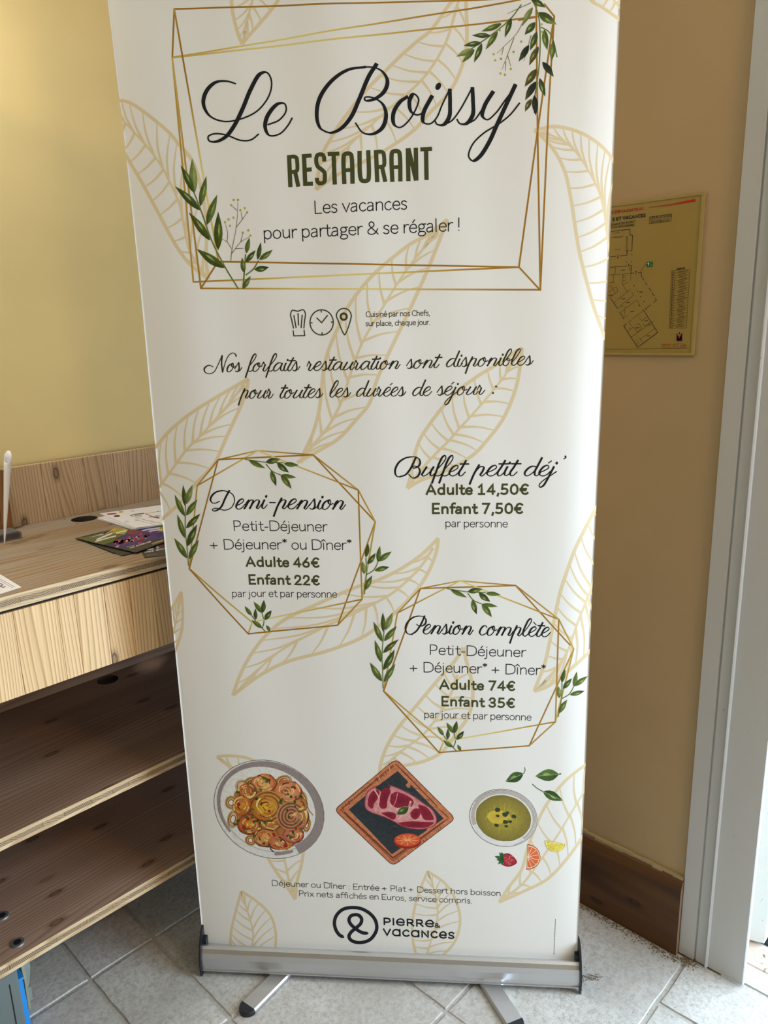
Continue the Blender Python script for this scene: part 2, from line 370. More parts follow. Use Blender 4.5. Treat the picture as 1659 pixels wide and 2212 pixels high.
# ------------------------------------------------------------------ wooden counter
counter = tag(empty('wooden_counter', (0.45, 1.75, 0)), 'long pale pine counter with open shelves along the left wall', 'counter')
X0C, X1C = -0.75, 1.50
def panel(kind, yf, yb, z0, z1, mtl, hole=None):
    """three layer board: top layer of staves, a core of end grain blocks, bottom layer"""
    p = empty(kind, (0.45, 1.75, 0)); put(p, counter)
    # use mesh for the top layer so the part itself is real
    h = (z1-z0)*0.30
    bm = bmesh.new()
    def slab(x0, x1, y0, y1): boxm(bm, x0, x1, y0, y1, z1-h, z1, 0)
    if hole:
        hx, hy, hr = hole; s = hr*1.15
        slab(X0C, hx-s, yf, yb); slab(hx+s, X1C, yf, yb); slab(hx-s, hx+s, yf, hy-s); 
        if yb-(hy+s) > 0.002: slab(hx-s, hx+s, hy+s, yb)
        # ring between square and circle
        K = 32; ins, outs, inb = [], [], []
        for i in range(K):
            a = 2*math.pi*(i+0.5)/K; c_, s_ = math.cos(a), math.sin(a); q = s/max(abs(c_), abs(s_))
            yy = min(hy+s_*q, yb)
            ins.append(bm.verts.new((hx+c_*hr, hy+s_*hr, z1))); outs.append(bm.verts.new((hx+c_*q, yy, z1))); inb.append(bm.verts.new((hx+c_*hr, hy+s_*hr, z0)))
        for i in range(K):
            j = (i+1) % K; bm.faces.new((ins[i], outs[i], outs[j], ins[j])); bm.faces.new((ins[j], inb[j], inb[i], ins[i])).material_index = 1
    else: slab(X0C, X1C, yf, yb)
    o = obj('top_layer', bm, mtl); o.data.materials.append(M_HOLE); put(o, counter)
    return p, o, h
def board(kind, yf, yb, z0, z1, mtl, hole=None):
    p, top, h = panel(kind, yf, yb, z0, z1, mtl, hole)
    top.name = kind; bpy.data.objects.remove(p)
    put2 = lambda c: (setattr(c, 'parent', top))
    # front lip of the top layer and the bottom layer
    def sub(name, x0, x1, y0, y1, za, zb, mt_):
        bm = bmesh.new(); boxm(bm, x0, x1, y0, y1, za, zb)
        c = obj(name, bm, mt_); c.parent = top; return c
    sub('edge_layer', X0C, X1C, yf-0.0006, yf+0.001, z1-h, z1-0.0002, M_EDGE)
    sub('edge_layer', X0C, X1C, yf-0.0006, yf+0.02, z0, z0+h, M_EDGE)
    ybot = yb if not hole else hole[1]-hole[2]-0.01
    sub('bottom_layer', X0C, X1C, yf+0.02, ybot, z0, z0+h, mtl)
    x = X0C+random.uniform(0, 0.05)
    while x < X1C:
        L_ = random.uniform(0.035, 0.10); x1 = min(x+L_, X1C)
        bm = bmesh.new(); boxm(bm, -(x1-x-0.0006)/2, (x1-x-0.0006)/2, 0, 0.06, -(z1-z0-2*h)/2, (z1-z0-2*h)/2)
        c = obj('core_block', bm, M_END); c.parent = top; c.location = ((x+x1)/2-counter.location.x+counter.location.x, yf+random.uniform(0, 0.0003), (z0+z1)/2)
        c.rotation_euler = (0, random.choice((0, math.pi)), 0)
        x = x1
    return top
# boards: parenting keeps world coordinates because 'put' set the inverse on the part
def fixsub(top):
    for c in top.children: c.matrix_parent_inverse = Matrix.Identity(4)
wt = board('worktop', 1.490, 2.029, 0.962, 0.990, M_TOP, hole=(0.862, 1.968, 0.034))
# the depth of the cable hole is shade coloured onto its inner wall
s1 = board('shelf', 1.490, 2.036, 0.468, 0.495, M_SHELF, hole=(0.885, 2.000, 0.030))
s2 = board('shelf', 1.490, 2.036, 0.184, 0.212, M_SHELF)
s1['label'] = 'upper shelf board with cable hole'; s2['label'] = 'lowest shelf board with two bolts'
# bolts in the lowest shelf
for px_, py_ in ((5, 1979), (38, 2037)):
    P = onz(px_, py_, 0.2125)
    bm = bmesh.new(); bmesh.ops.create_cone(bm, cap_ends=True, segments=28, radius1=0.0150, radius2=0.0135, depth=0.003)
    for v in bm.verts: v.co += Vector((P.x, P.y, 0.2135))
    b_ = obj('bolt', bm, M_STEEL, s2)
    bm = bmesh.new(); bmesh.ops.create_cone(bm, cap_ends=True, segments=20, radius1=0.0078, radius2=0.0078, depth=0.0008)
    for v in bm.verts: v.co += Vector((P.x, P.y, 0.2154))
    boxm(bm, P.x-0.0045, P.x+0.0045, P.y-0.001, P.y+0.001, 0.2156, 0.2159)
    c_ = obj('bolt', bm, M_BLACK, s2)
# apron of vertical planks
def planks(kind, xs, y0, y1, z0, z1, mtl, backing):
    top = box(kind, X0C, X1C, y0+0.004, y1, z0+0.002, z1-0.002, backing, counter)
    for a, b in zip(xs, xs[1:]):
        bm = bmesh.new(); cx = (a+b)/2
        boxm(bm, -(b-a)/2+0.0004, (b-a)/2-0.0004, y0, y0+0.02, z0, z1, 0.0005)
        c = obj('plank', bm, mtl); c.parent = top; c.location = (cx, random.uniform(-0.0003, 0.0003), 0)
    return top
ap = planks('apron', [X0C, -0.62, -0.5, -0.41, -0.30, -0.2, -0.08, 0.0, 0.11, 0.20, 0.29, 0.385, 0.491, 0.578, 0.613, 0.678, 0.736, 0.792, 0.88, 0.97, 1.06, 1.15, 1.27, 1.38, X1C], 1.497, 1.525, 0.775, 0.9535, M_PLANK, M_GAP)
bs = planks('backsplash', [X0C, -0.6, -0.48, -0.35, -0.2, -0.06, 0.08, 0.2, 0.33, 0.46, 0.56, 0.675, 0.79, 0.905, 0.993, 1.035, 1.14, 1.26, 1.39, X1C], 2.029, 2.058, 0.99, 1.146, M_SPLASH, M_GAP)
box('shadow_gap', X0C, X1C, 1.503, 1.53, 0.9535, 0.9622, M_GAP, counter)
# end panels carrying the shelves, one beyond each end of the view
box('side_panel', X0C-0.028, X0C, 1.50, 2.055, 0.0, 0.961, M_SHELF, counter)
box('side_panel', X1C+0.001, X1C+0.029, 1.50, 2.055, 0.0, 0.961, M_SHELF, counter)
box('back_panel', X0C, X1C, 2.0365, 2.058, 0.184, 0.9615, M_SHELF, counter)
box('support', 0.30, 0.328, 1.56, 2.05, -0.0, 0.184, M_SHELF, counter)
# brown board standing in for a warm shadow at the left edge of the view
box('shade_board', 0.60, 0.690, 2.004, 2.028, 0.9905, 1.147, wood('shade_board_wood', (0.30, 0.135, 0.045), (0.38, 0.18, 0.07), (0.14, 0.05, 0.015), 'z', 90, knots=False), counter)

# ------------------------------------------------------------------ flat print machinery
def catmull(pts, seg=8):
    if len(pts) < 3: return list(pts)
    P = [tuple(2*a-b for a, b in zip(pts[0], pts[1]))]+list(pts)+[tuple(2*a-b for a, b in zip(pts[-1], pts[-2]))]
    out = []
    for i in range(1, len(P)-2):
        p0, p1, p2, p3 = P[i-1:i+3]
        d01, d12, d23 = [max(1e-6, math.dist(a, b))**0.5 for a, b in ((p0, p1), (p1, p2), (p2, p3))]
        for k in range(seg):
            t = k/seg; r = []
            for a, b, c, d in zip(p0, p1, p2, p3):
                m1 = (c-b)+d12*((b-a)/d01-(c-a)/(d01+d12)); m2 = (c-b)+d12*((d-c)/d23-(d-b)/(d12+d23))
                r.append((2*b-2*c+m1+m2)*t**3+(-3*b+3*c-2*m1-m2)*t*t+m1*t+b)
            out.append(tuple(r))
    out.append(tuple(pts[-1])); return out
def crop(s, ox, oy): return lambda pts: [(x/s+ox, y/s+oy) for x, y in pts]
class Print:
    def __init__(s, surf): s.v, s.f, s.c, s.surf, s.i = [], [], [], surf, 0
    def face(s, pts, cols, lv):
        b = len(s.v); s.v += [(x, y, lv) for x, y in pts]; s.f.append(tuple(range(b, b+len(pts)))); s.c.append(cols)
    def stroke(s, pts, w, col, smooth=True, lv=1, seg=8, cap=0.0, w1=None, pen=None, col1=None, miter=True, maxlen=12):
        """pts px, w px width (start), w1 end width; pen=(thin, thick) calligraphic"""
        if smooth and len(pts) > 2: pts = catmull(pts, seg)
        q = [pts[0]]
        for p in pts[1:]:
            d = math.dist(q[-1], p)
            if d < 1e-4: continue
            n = int(d//maxlen)
            a = q[-1]
            for k in range(1, n+1): q.append((a[0]+(p[0]-a[0])*k/(n+1), a[1]+(p[1]-a[1])*k/(n+1)))
            q.append(p)
        pts = q
        if len(pts) < 2: return
        if cap:
            for i0, i1 in ((0, 1), (-1, -2)):
                a, b = pts[i0], pts[i1]; d = math.dist(a, b); pts[i0] = (a[0]+(a[0]-b[0])*cap/d, a[1]+(a[1]-b[1])*cap/d)
        D = [((b[0]-a[0])/math.dist(a, b), (b[1]-a[1])/math.dist(a, b)) for a, b in zip(pts, pts[1:])]
        Ls = [0]
        for a, b in zip(pts, pts[1:]): Ls.append(Ls[-1]+math.dist(a, b))
        L_, R_ = [], []
        n = len(pts)
        for i in range(n):
            d0, d1 = D[max(0, i-1)], D[min(n-2, i)]
            dx, dy = d0[0]+d1[0], d0[1]+d1[1]; l = math.hypot(dx, dy)
            if l < 0.2: dx, dy = d1; l = 1
            dx, dy = dx/l, dy/l
            t = Ls[i]/Ls[-1]
            if pen:
                k = max(0.0, dx*(-0.36)+dy*0.93); ww = pen[0]+(pen[1]-pen[0])*k**1.6
            else: ww = w if w1 is None else w+(w1-w)*t
            cs = max(0.55, d0[0]*dx+d0[1]*dy) if miter else 1
            h = ww/2/cs
            L_.append((pts[i][0]-dy*h, pts[i][1]+dx*h)); R_.append((pts[i][0]+dy*h, pts[i][1]-dx*h))
        if callable(col): cc = [lin(col(Ls[i]/Ls[-1])) for i in range(n)]
        else:
            c0 = lin(col); cc = [c0]*n
        for i in range(n-1):
            if s.surf.clip and not s.surf.inside(*pts[i]) : continue
            s.face([L_[i], L_[i+1], R_[i+1], R_[i]], [cc[i], cc[i+1], cc[i+1], cc[i]], lv)
    def fill(s, pts, col, lv=1, smooth=True, rings=3, center=None, cin=None, seg=5):
        """star shaped region; col at the rim, cin at the centre"""
        if smooth: pts = catmull(list(pts)+[pts[0]], seg)[:-1]
        cx, cy = center or (sum(p[0] for p in pts)/len(pts), sum(p[1] for p in pts)/len(pts))
        a, b = lin(col), lin(cin or col); n = len(pts)
        for k in range(rings):
            t0, t1 = k/rings, (k+1)/rings
            c0 = [b[j]+(a[j]-b[j])*t0 for j in range(3)]; c1 = [b[j]+(a[j]-b[j])*t1 for j in range(3)]
            for i in range(n):
                p, q = pts[i], pts[(i+1) % n]
                f = lambda P, t: (cx+(P[0]-cx)*t, cy+(P[1]-cy)*t)
                if k == 0: s.face([(cx, cy), f(p, t1), f(q, t1)], [c0, c1, c1], lv)
                else: s.face([f(p, t0), f(p, t1), f(q, t1), f(q, t0)], [c0, c1, c1, c0], lv)
    def ell(s, x, y, rx, ry, rot, col, lv=1, cin=None, rings=2, k=20, wob=0):
        r = math.radians(rot); pts = []
        for i in range(k):
            a = 2*math.pi*i/k; q = 1+random.uniform(-wob, wob)
            u, v = rx*math.cos(a)*q, ry*math.sin(a)*q; pts.append((x+u*math.cos(r)-v*math.sin(r), y+u*math.sin(r)+v*math.cos(r)))
        s.fill(pts, col, lv, False, rings, (x, y), cin)
    def arc(s, x, y, rx, ry, rot, a0, a1, w, col, lv=1, w1=None):
        r = math.radians(rot); K = max(6, int(abs(a1-a0)/9)); pts = []
        for i in range(K+1):
            a = math.radians(a0+(a1-a0)*i/K); u, v = rx*math.cos(a), ry*math.sin(a)
            pts.append((x+u*math.cos(r)-v*math.sin(r), y+u*math.sin(r)+v*math.cos(r)))
        s.stroke(pts, w, col, False, lv, w1=w1)
    def leaf(s, base, tip, w, col=(98, 122, 38), tipc=None, lv=3, hi=True, bend=0.0):
        bx, by = base; tx, ty = tip; dx, dy = tx-bx, ty-by; l = math.hypot(dx, dy); nx, ny = -dy/l, dx/l
        prof = [(0, 0), (0.1, 0.22), (0.25, 0.42), (0.42, 0.5), (0.6, 0.44), (0.8, 0.24), (0.93, 0.08), (1, 0)]
        K = len(prof); c0 = [int(v*0.78) for v in col]; c1 = tipc or [int(v*0.9) for v in col]
        def P(t, o): return (bx+dx*t+nx*(o*w+bend*w*math.sin(math.pi*t)), by+dy*t+ny*(o*w+bend*w*math.sin(math.pi*t)))
        for i in range(K-1):
            (t0, h0), (t1, h1) = prof[i], prof[i+1]
            mixc = lambda t: lin([a+(b-a)*max(0, (t-0.45)/0.55) for a, b in zip(col, c1)] if t > 0.45 else [a+(b-a)*t/0.45 for a, b in zip(c0, col)])
            ca, cb = mixc(t0), mixc(t1); da, db = [v*0.62 for v in ca], [v*0.62 for v in cb]
            s.face([P(t0, 0), P(t1, 0), P(t1, h1), P(t0, h0)], [ca, cb, cb, ca], lv)
            s.face([P(t0, -h0), P(t1, -h1), P(t1, 0), P(t0, 0)], [da, db, db, da], lv)
        if hi:
            q = [P(0.35, 0.02), P(0.5, 0.22), P(0.68, 0.1), P(0.55, -0.02)]
            s.fill(q, (150, 160, 100), lv+1, True, 1)
    def build(s, name, mtl, parent, layer=0, shift=(0, 0)):
        me = bpy.data.meshes.new(name)
        vs = [s.surf.at(x, y, layer*2e-5+lv*1.3e-5, shift) for x, y, lv in s.v]
        me.from_pydata(vs, [], s.f)
        at = me.color_attributes.new('Col', 'FLOAT_COLOR', 'CORNER'); k = 0; buf = []
        for cols in s.c:
            for c in cols: buf += [c[0], c[1], c[2], 1.0]
        at.data.foreach_set('color', buf)
        me.materials.append(mtl); me.update()
        o = bpy.data.objects.new(name, me); C.objects.link(o); o.parent = parent
        return o

# ------------------------------------------------------------------ roll-up banner
BANG = math.radians(-50.95)
BD = Vector((math.cos(BANG), math.sin(BANG), 0)); BN = Vector((BD.y, -BD.x, 0))      # along the base; towards the viewer
if BN.dot(CAM-Vector((1, 1, 0))) < 0: BN = -BN
A0 = onz(438.5, 2108, 0.0)
AS = A0 - BN*0.030                    # the sheet rises behind the front of the cassette
ZTOP = 2.12
def b_px(x, y):
    r = ray(x, y); t = (AS-CAM).dot(BN)/r.dot(BN); P = CAM+r*t; return (P-AS).dot(BD), P.z
def spline_edge(pp):
    q = sorted([(b_px(x, y)[1], b_px(x, y)[0]) for x, y in pp])
    def f(z):
        if z <= q[0][0]: return q[0][1]
        for (z0, u0), (z1, u1) in zip(q, q[1:]):
            if z <= z1: return u0+(u1-u0)*(z-z0)/(z1-z0)
        return q[-1][1]
    return f
UL = spline_edge([(228, 0), (264, 300), (300.5, 640), (335, 1000), (385, 1500), (440, 2068)])
UR = spline_edge([(1343, 0), (1325, 420), (1308.6, 740), (1280, 1300), (1266, 1660), (1245.5, 2100)])
def disp(u, z):
    a, b = UL(z), UR(z); k = (u-a)/(b-a); up = min(1, max(0, (z-0.1)/1.6))
    d = 0.0016*up*math.sin(2*math.pi*(k*2.3+0.18)) + 0.0009*up*math.sin(2*math.pi*(k*5.1+0.5*z))
    if k > 0.93: d -= 0.010*((k-0.93)/0.07)**2*(0.25+0.75*up)
    if k < 0.16: d -= 0.011*((0.16-k)/0.16)**2*(0.5+0.5*up)
    return d
class BannerSurf:
    clip = True
    def inside(s, x, y):
        u, z = b_px(x, y); return UL(z)-0.004 < u < UR(z)+0.004 and 0.05 < z < ZTOP-0.01
    def at(s, x, y, off, shift=(0, 0)):
        u, z = b_px(x, y); u += shift[0]; z += shift[1]; z = min(z, ZTOP-0.004); u = min(max(u, UL(z)+0.0006), UR(z)-0.0006)
        return AS+BD*u+Vector((0, 0, z))+BN*(disp(u, z)+0.00006+off)
    def up(s, x, y):
        u, z = b_px(x, y); P = AS+BD*u+Vector((0, 0, z)); a = proj(P); b = proj(P+Vector((0, 0, 0.01)))
        l = math.dist(a, b); return ((b[0]-a[0])/l, (b[1]-a[1])/l)
BS = BannerSurf()
banner = tag(empty('rollup_banner', AS+BD*0.43-BN*0.0), 'tall white roll-up banner for a restaurant with prices, gold frames and leaf drawings', 'banner')
BI = Matrix.Translation(-Vector(banner.location))
NU, NZ = 180, 150
vs, fs = [], []
for side in (0, 1):
    for j in range(NZ+1):
        z = 0.045+(ZTOP-0.045)*j/NZ
        for i in range(NU+1):
            k = i/NU; u = UL(z)+(UR(z)-UL(z))*k
            vs.append(AS+BD*u+Vector((0, 0, z))+BN*(disp(u, z)-0.0004*side))
W_ = NU+1; off = W_*(NZ+1)
for j in range(NZ):
    for i in range(NU):
        a = j*W_+i; fs.append((a, a+1, a+1+W_, a+W_)); b = a+off; fs.append((b, b+W_, b+1+W_, b+1))
for j in range(NZ):
    for i in (0, NU):
        a = j*W_+i; fs.append((a, a+W_, a+W_+off, a+off) if i == NU else (a, a+off, a+W_+off, a+W_))
me = bpy.data.meshes.new('sheet'); me.from_pydata(vs, [], fs)
sheet = obj('sheet', me, M_SHEET, smooth=True); sheet.parent = banner; sheet.matrix_parent_inverse = BI
CU0, CU1 = b_px(438, 2088)[0]-0.004, b_px(1250.5, 2122)[0]+0.002
def bl(a, b, u): return A0+BD*u-BN*a+Vector((0, 0, b))     # a: depth behind the front, b: height
U0 = (onz(438.5, 2108, 0.0)-A0).dot(BD); U1 = (onz(1250.5, 2147, 0.0)-A0).dot(BD)
# cassette body: rounded front, slot on top
cas = [(0.006, 0.010), (0.002, 0.016), (0.0, 0.030), (0.001, 0.046), (0.005, 0.059), (0.010, 0.067), (0.015, 0.071), (0.019, 0.071), (0.021, 0.066), (0.026, 0.062), (0.038, 0.062), (0.045, 0.070), (0.060, 0.074), (0.080, 0.062), (0.094, 0.035), (0.092, 0.012)]
cass = prism('cassette', cas, lambda a, b, t: bl(a, b, U0+t*(U1-U0)), M_ALU, smooth=False)
cass.parent = banner; cass.matrix_parent_inverse = BI
lip = prism('trim_bead', [(-0.0012, 0.0155), (-0.0016, 0.0185), (0.002, 0.0185), (0.002, 0.0155)], lambda a, b, t: bl(a, b, U0+0.001+t*(U1-U0-0.002)), M_ALU)
lip.parent = cass
cap = [(-0.003, 0.002), (-0.006, 0.018), (-0.007, 0.036), (-0.004, 0.056), (0.002, 0.074), (0.011, 0.092), (0.022, 0.106), (0.036, 0.112), (0.060, 0.104), (0.085, 0.080), (0.099, 0.045), (0.098, 0.010), (0.090, 0.001), (0.05, 0.006), (0.012, 0.006), (0.004, 0.0005)]
for u0, u1 in ((U0-0.0045, U0-0.0003), (U1+0.0003, U1+0.0045)):
    o = prism('end_cap', cap, lambda a, b, t, u0=u0, u1=u1: bl(a, b, u0+t*(u1-u0)), M_BLACK); o.parent = banner; o.matrix_parent_inverse = BI
for u0, u1 in ((U0-0.0002, U0+0.0075), (U1-0.0075, U1+0.0002)):
    o = prism('slot_plug', [(0.020, 0.060), (0.020, 0.084), (0.036, 0.084), (0.036, 0.060)], lambda a, b, t, u0=u0, u1=u1: bl(a, b, u0+t*(u1-u0)), M_BLACK); o.parent = banner; o.matrix_parent_inverse = BI
# swivel feet
def foot(pa, pb, pc, pd):
    """pa,pb: px of the far corners at the cassette; pc,pd: px where the aluminium meets the cap (top face at z=.012)"""
    h = 0.011
    A, B, Cc, Dd = [onz(x, y, h) for x, y in (pa, pb, pc, pd)]
    dirv = ((Cc+Dd)/2-(A+B)/2).normalized(); side = Vector((-dirv.y, dirv.x, 0)); cen = (Cc+Dd)/2
    wd = abs((Cc-Dd).dot(side)); back = (A+B)/2-dirv*0.075
    hw = wd/2
    sec = [(-hw, 0.002), (-hw, h-0.003), (-hw+0.003, h), (hw-0.003, h), (hw, h-0.003), (hw, 0.002)]
    f = prism('foot', sec, lambda a, b, t: back+(cen-back)*t+side*a+Vector((0, 0, b-h)), M_ALU)
    bm = bmesh.new(); K = 14; tv, bv, mv = [], [], []
    for i in range(K+1):
        a = math.pi*i/K; q = side*(hw+0.0005)*math.cos(a)+dirv*math.sin(a)*hw*1.05
        tv.append(bm.verts.new(cen+q*0.93+Vector((0, 0, 0.0006)))); mv.append(bm.verts.new(cen+q+Vector((0, 0, -0.003)))); bv.append(bm.verts.new(cen+q+Vector((0, 0, -h+0.0003))))
    bm.faces.new(tv); bm.faces.new(list(reversed(bv)))
    for r0, r1 in ((bv, mv), (mv, tv)):
        for i in range(K): bm.faces.new((r0[i], r0[i+1], r1[i+1], r1[i]))
        bm.faces.new((r0[K], r0[0], r1[0], r1[K]))
    bmesh.ops.recalc_face_normals(bm, faces=bm.faces[:])
    f.parent = banner; f.matrix_parent_inverse = BI
    t = obj('foot_tip', bm, M_BLACK, f); t['label'] = 'black rounded plastic tip'
foot((573, 2113), (614, 2116), (524.5, 2160), (549, 2183))
foot((1044, 2135), (1088, 2137), (1094, 2214), (1128, 2197))
# pole behind and rail along the top
Pm = A0+BD*(U0+U1)/2-BN*0.055
bm = bmesh.new(); bmesh.ops.create_cone(bm, cap_ends=True, segments=16, radius1=0.008, radius2=0.008, depth=2.03)
for v in bm.verts: v.co += Vector((Pm.x, Pm.y, 0.06+1.015))
o = obj('pole', bm, M_ALU); o.parent = banner; o.matrix_parent_inverse = BI
o = prism('top_rail', [(0.018, 2.085), (0.018, 2.125), (0.032, 2.13), (0.050, 2.125), (0.050, 2.085)], lambda a, b, t: bl(a, b, UL(2.1)-0.003+t*(UR(2.1)-UL(2.1)+0.006)), M_ALU); o.parent = banner; o.matrix_parent_inverse = BI

# ---- glyphs -------------------------------------------------------------
SANS = {}
def G_(ch, adv, s): SANS[ch] = (adv, s)
G_('A', .86, "0,0 .38,1 .76,0|.14,.34 .62,.34"); G_('B', .78, ".06,0 .06,1|~.06,1 .3,1 .52,.93 .55,.76 .5,.6 .3,.53 .06,.53|~.3,.53 .55,.48 .62,.28 .54,.08 .3,0 .06,0")
G_('C', .82, "~.7,.86 .58,.97 .4,1 .16,.9 .03,.65 .03,.35 .16,.1 .4,0 .6,.03 .72,.15"); G_('D', .94, ".06,0 .06,1|~.06,1 .36,1 .62,.93 .79,.72 .8,.5 .79,.28 .62,.07 .36,0 .06,0")
G_('E', .72, ".58,1 .06,1 .06,0 .58,0|.06,.52 .5,.52"); G_('F', .68, ".58,1 .06,1 .06,0|.06,.5 .5,.5"); G_('G', .88, "~.7,.86 .58,.97 .4,1 .16,.9 .03,.65 .03,.35 .16,.1 .4,0 .62,.04 .74,.12|.74,.12 .74,.46 .48,.46")
G_('I', .32, ".08,0 .08,1"); G_('L', .64, ".06,1 .06,0 .52,0"); G_('M', 1.0, ".06,0 .06,1 .44,.35 .82,1 .82,0"); G_('N', .9, ".06,0 .06,1 .7,0 .7,1")
G_('O', .98, "~.42,1 .15,.9 .02,.65 .02,.35 .15,.1 .42,0 .69,.1 .82,.35 .82,.65 .69,.9 .42,1"); G_('P', .74, ".06,0 .06,1|~.06,1 .3,1 .5,.95 .58,.82 .58,.65 .5,.5 .3,.44 .06,.44")
G_('R', .78, ".06,0 .06,1|~.06,1 .3,1 .5,.94 .56,.76 .5,.58 .3,.5 .06,.5|.3,.5 .62,0"); G_('S', .68, "~.52,.88 .42,.98 .27,1 .1,.93 .05,.76 .14,.6 .3,.52 .47,.42 .54,.25 .46,.06 .26,0 .1,.03 .01,.13")
G_('T', .74, "0,1 .62,1|.31,1 .31,0"); G_('U', .9, "~.05,1 .05,.6 .06,.32 .16,.08 .38,0 .6,.08 .7,.32 .71,.6 .71,1"); G_('V', .82, "0,1 .36,0 .72,1"); G_('X', .7, "0,0 .6,1|0,1 .6,0")
G_('0', .72, "~.3,1 .1,.88 .02,.62 .02,.38 .1,.12 .3,0 .5,.12 .58,.38 .58,.62 .5,.88 .3,1"); G_('1', .72, ".08,.78 .3,1 .3,0|.06,0 .54,0"); G_('2', .72, "~.04,.78 .12,.95 .3,1 .48,.92 .52,.72 .42,.5 .2,.25|.2,.25 .02,0 .56,0")
G_('3', .72, "~.06,.82 .14,.96 .3,1 .48,.92 .5,.74 .4,.58 .2,.53|~.2,.53 .44,.48 .54,.28 .46,.06 .26,0 .1,.04 .02,.17"); G_('4', .72, ".44,0 .44,1 .0,.3 .6,.3"); G_('5', .72, ".5,1 .12,1 .08,.58|~.08,.58 .28,.63 .48,.55 .54,.33 .46,.08 .24,0 .02,.07")
G_('6', .72, "~.44,1 .25,.75 .06,.48 .03,.28 .12,.06 .3,0 .48,.06 .56,.3 .48,.53 .3,.6 .14,.54 .05,.4"); G_('7', .72, ".02,1 .56,1 .2,0"); G_('8', .72, "~.3,.53 .1,.62 .06,.8 .14,.96 .3,1 .46,.96 .54,.8 .5,.62 .3,.53 .08,.42 .02,.24 .12,.04 .3,0 .48,.04 .58,.24 .52,.42 .3,.53")
G_('9', .72, "~.14,0 .33,.25 .52,.52 .55,.72 .46,.94 .28,1 .1,.94 .02,.7 .1,.47 .28,.4 .44,.46 .53,.6"); G_('€', .76, "~.64,.9 .52,.98 .4,1 .22,.9 .13,.65 .13,.35 .22,.1 .4,0 .54,.03 .64,.13|.0,.6 .5,.6|.0,.42 .46,.42")
G_('a', .62, "~.06,.61 .16,.69 .28,.7 .4,.62 .42,.45 .42,.2 .42,0|~.42,.4 .22,.38 .06,.3 .01,.16 .07,.02 .2,0 .34,.07 .42,.18"); G_('b', .68, ".05,1.03 .05,0|~.05,.5 .15,.65 .32,.7 .48,.6 .54,.35 .48,.1 .3,0 .14,.05 .05,.18")
G_('c', .58, "~.45,.6 .35,.69 .22,.68 .07,.55 .02,.35 .07,.13 .22,.01 .36,.02 .47,.12"); G_('d', .70, ".53,1.03 .53,0|~.53,.5 .43,.65 .26,.7 .1,.6 .03,.35 .1,.1 .26,0 .42,.05 .53,.18")
E0 = "~.03,.37 .3,.37 .51,.37 .49,.55 .41,.67 .26,.7 .1,.6 .02,.35 .09,.1 .26,0 .4,.02 .5,.12"
G_('e', .63, E0); G_('é', .63, E0+"|.24,.83 .38,1.02"); G_('è', .63, E0+"|.3,.83 .16,1.02"); G_('f', .42, "~.4,1.02 .28,1.03 .18,.96 .15,.8 .15,.5 .15,0|.0,.68 .36,.68")
G_('g', .62, "~.25,.7 .1,.62 .05,.48 .1,.34 .25,.27 .4,.34 .45,.48 .4,.62 .25,.7|.36,.68 .55,.68|~.13,.3 .07,.2 .1,.1 .25,.07 .42,.05 .53,-.04 .48,-.2 .27,-.27 .08,-.23 .01,-.12 .08,0 .16,.06"); G_('h', .66, ".05,1.03 .05,0|~.05,.48 .15,.63 .3,.7 .45,.64 .5,.45 .5,.2 .5,0")
G_('i', .28, ".06,.7 .06,0|.06,.93 .06,.935"); G_('î', .28, ".06,.7 .06,0|-.09,.86 .06,1.02 .21,.86"); G_('j', .28, "~.08,.7 .08,.4 .08,0 .07,-.14 0,-.25 -.1,-.26|.08,.93 .08,.935"); G_('l', .28, ".06,1.03 .06,0")
G_('m', 1.0, ".05,.7 .05,0|~.05,.48 .14,.64 .27,.7 .4,.64 .44,.45 .44,.2 .44,0|~.44,.48 .53,.64 .66,.7 .79,.64 .83,.45 .83,.2 .83,0"); G_('n', .66, ".05,.7 .05,0|~.05,.48 .15,.63 .3,.7 .45,.64 .5,.45 .5,.2 .5,0")
G_('o', .69, "~.29,.7 .1,.6 .02,.35 .1,.1 .29,0 .48,.1 .56,.35 .48,.6 .29,.7"); G_('p', .68, ".05,.7 .05,-.27|~.05,.5 .15,.65 .32,.7 .48,.6 .54,.35 .48,.1 .3,0 .14,.05 .05,.18"); G_('q', .68, ".53,.7 .53,-.27|~.53,.5 .43,.65 .26,.7 .1,.6 .03,.35 .1,.1 .26,0 .42,.05 .53,.18")
G_('r', .43, ".05,.7 .05,0|~.05,.42 .14,.62 .26,.7 .37,.68"); G_('s', .52, "~.38,.6 .28,.69 .16,.69 .05,.6 .06,.46 .2,.37 .34,.29 .39,.16 .3,.02 .14,0 .01,.09"); G_('t', .45, "~.16,.92 .16,.6 .16,.2 .2,.04 .3,0 .4,.05|0,.67 .36,.67")
G_('u', .67, "~.05,.7 .05,.4 .07,.14 .2,.01 .36,.06 .5,.22|.5,.7 .5,0"); G_('v', .6, "0,.7 .26,0 .52,.7"); G_('x', .58, "0,0 .48,.7|0,.7 .48,0"); G_('ç', .58, SANS['c'][1]+"|.25,0 .22,-.2"); G_('z', .55, "0,.7 .45,.7 0,0 .45,0")
G_('&', .86, "~.74,.45 .6,.15 .42,.01 .22,0 .06,.1 .04,.28 .16,.44 .36,.58 .48,.74 .44,.92 .3,1 .16,.92 .14,.76 .24,.6|.24,.6 .76,0"); G_('!', .3, ".08,1.03 .08,.3|.08,.02 .08,.025"); G_('+', .8, ".28,.08 .28,.68|0,.38 .56,.38"); G_('*', .48, ".2,1.04 .2,.72|.05,.96 .35,.8|.05,.8 .35,.96"); G_('-', .42, ".04,.36 .3,.36")
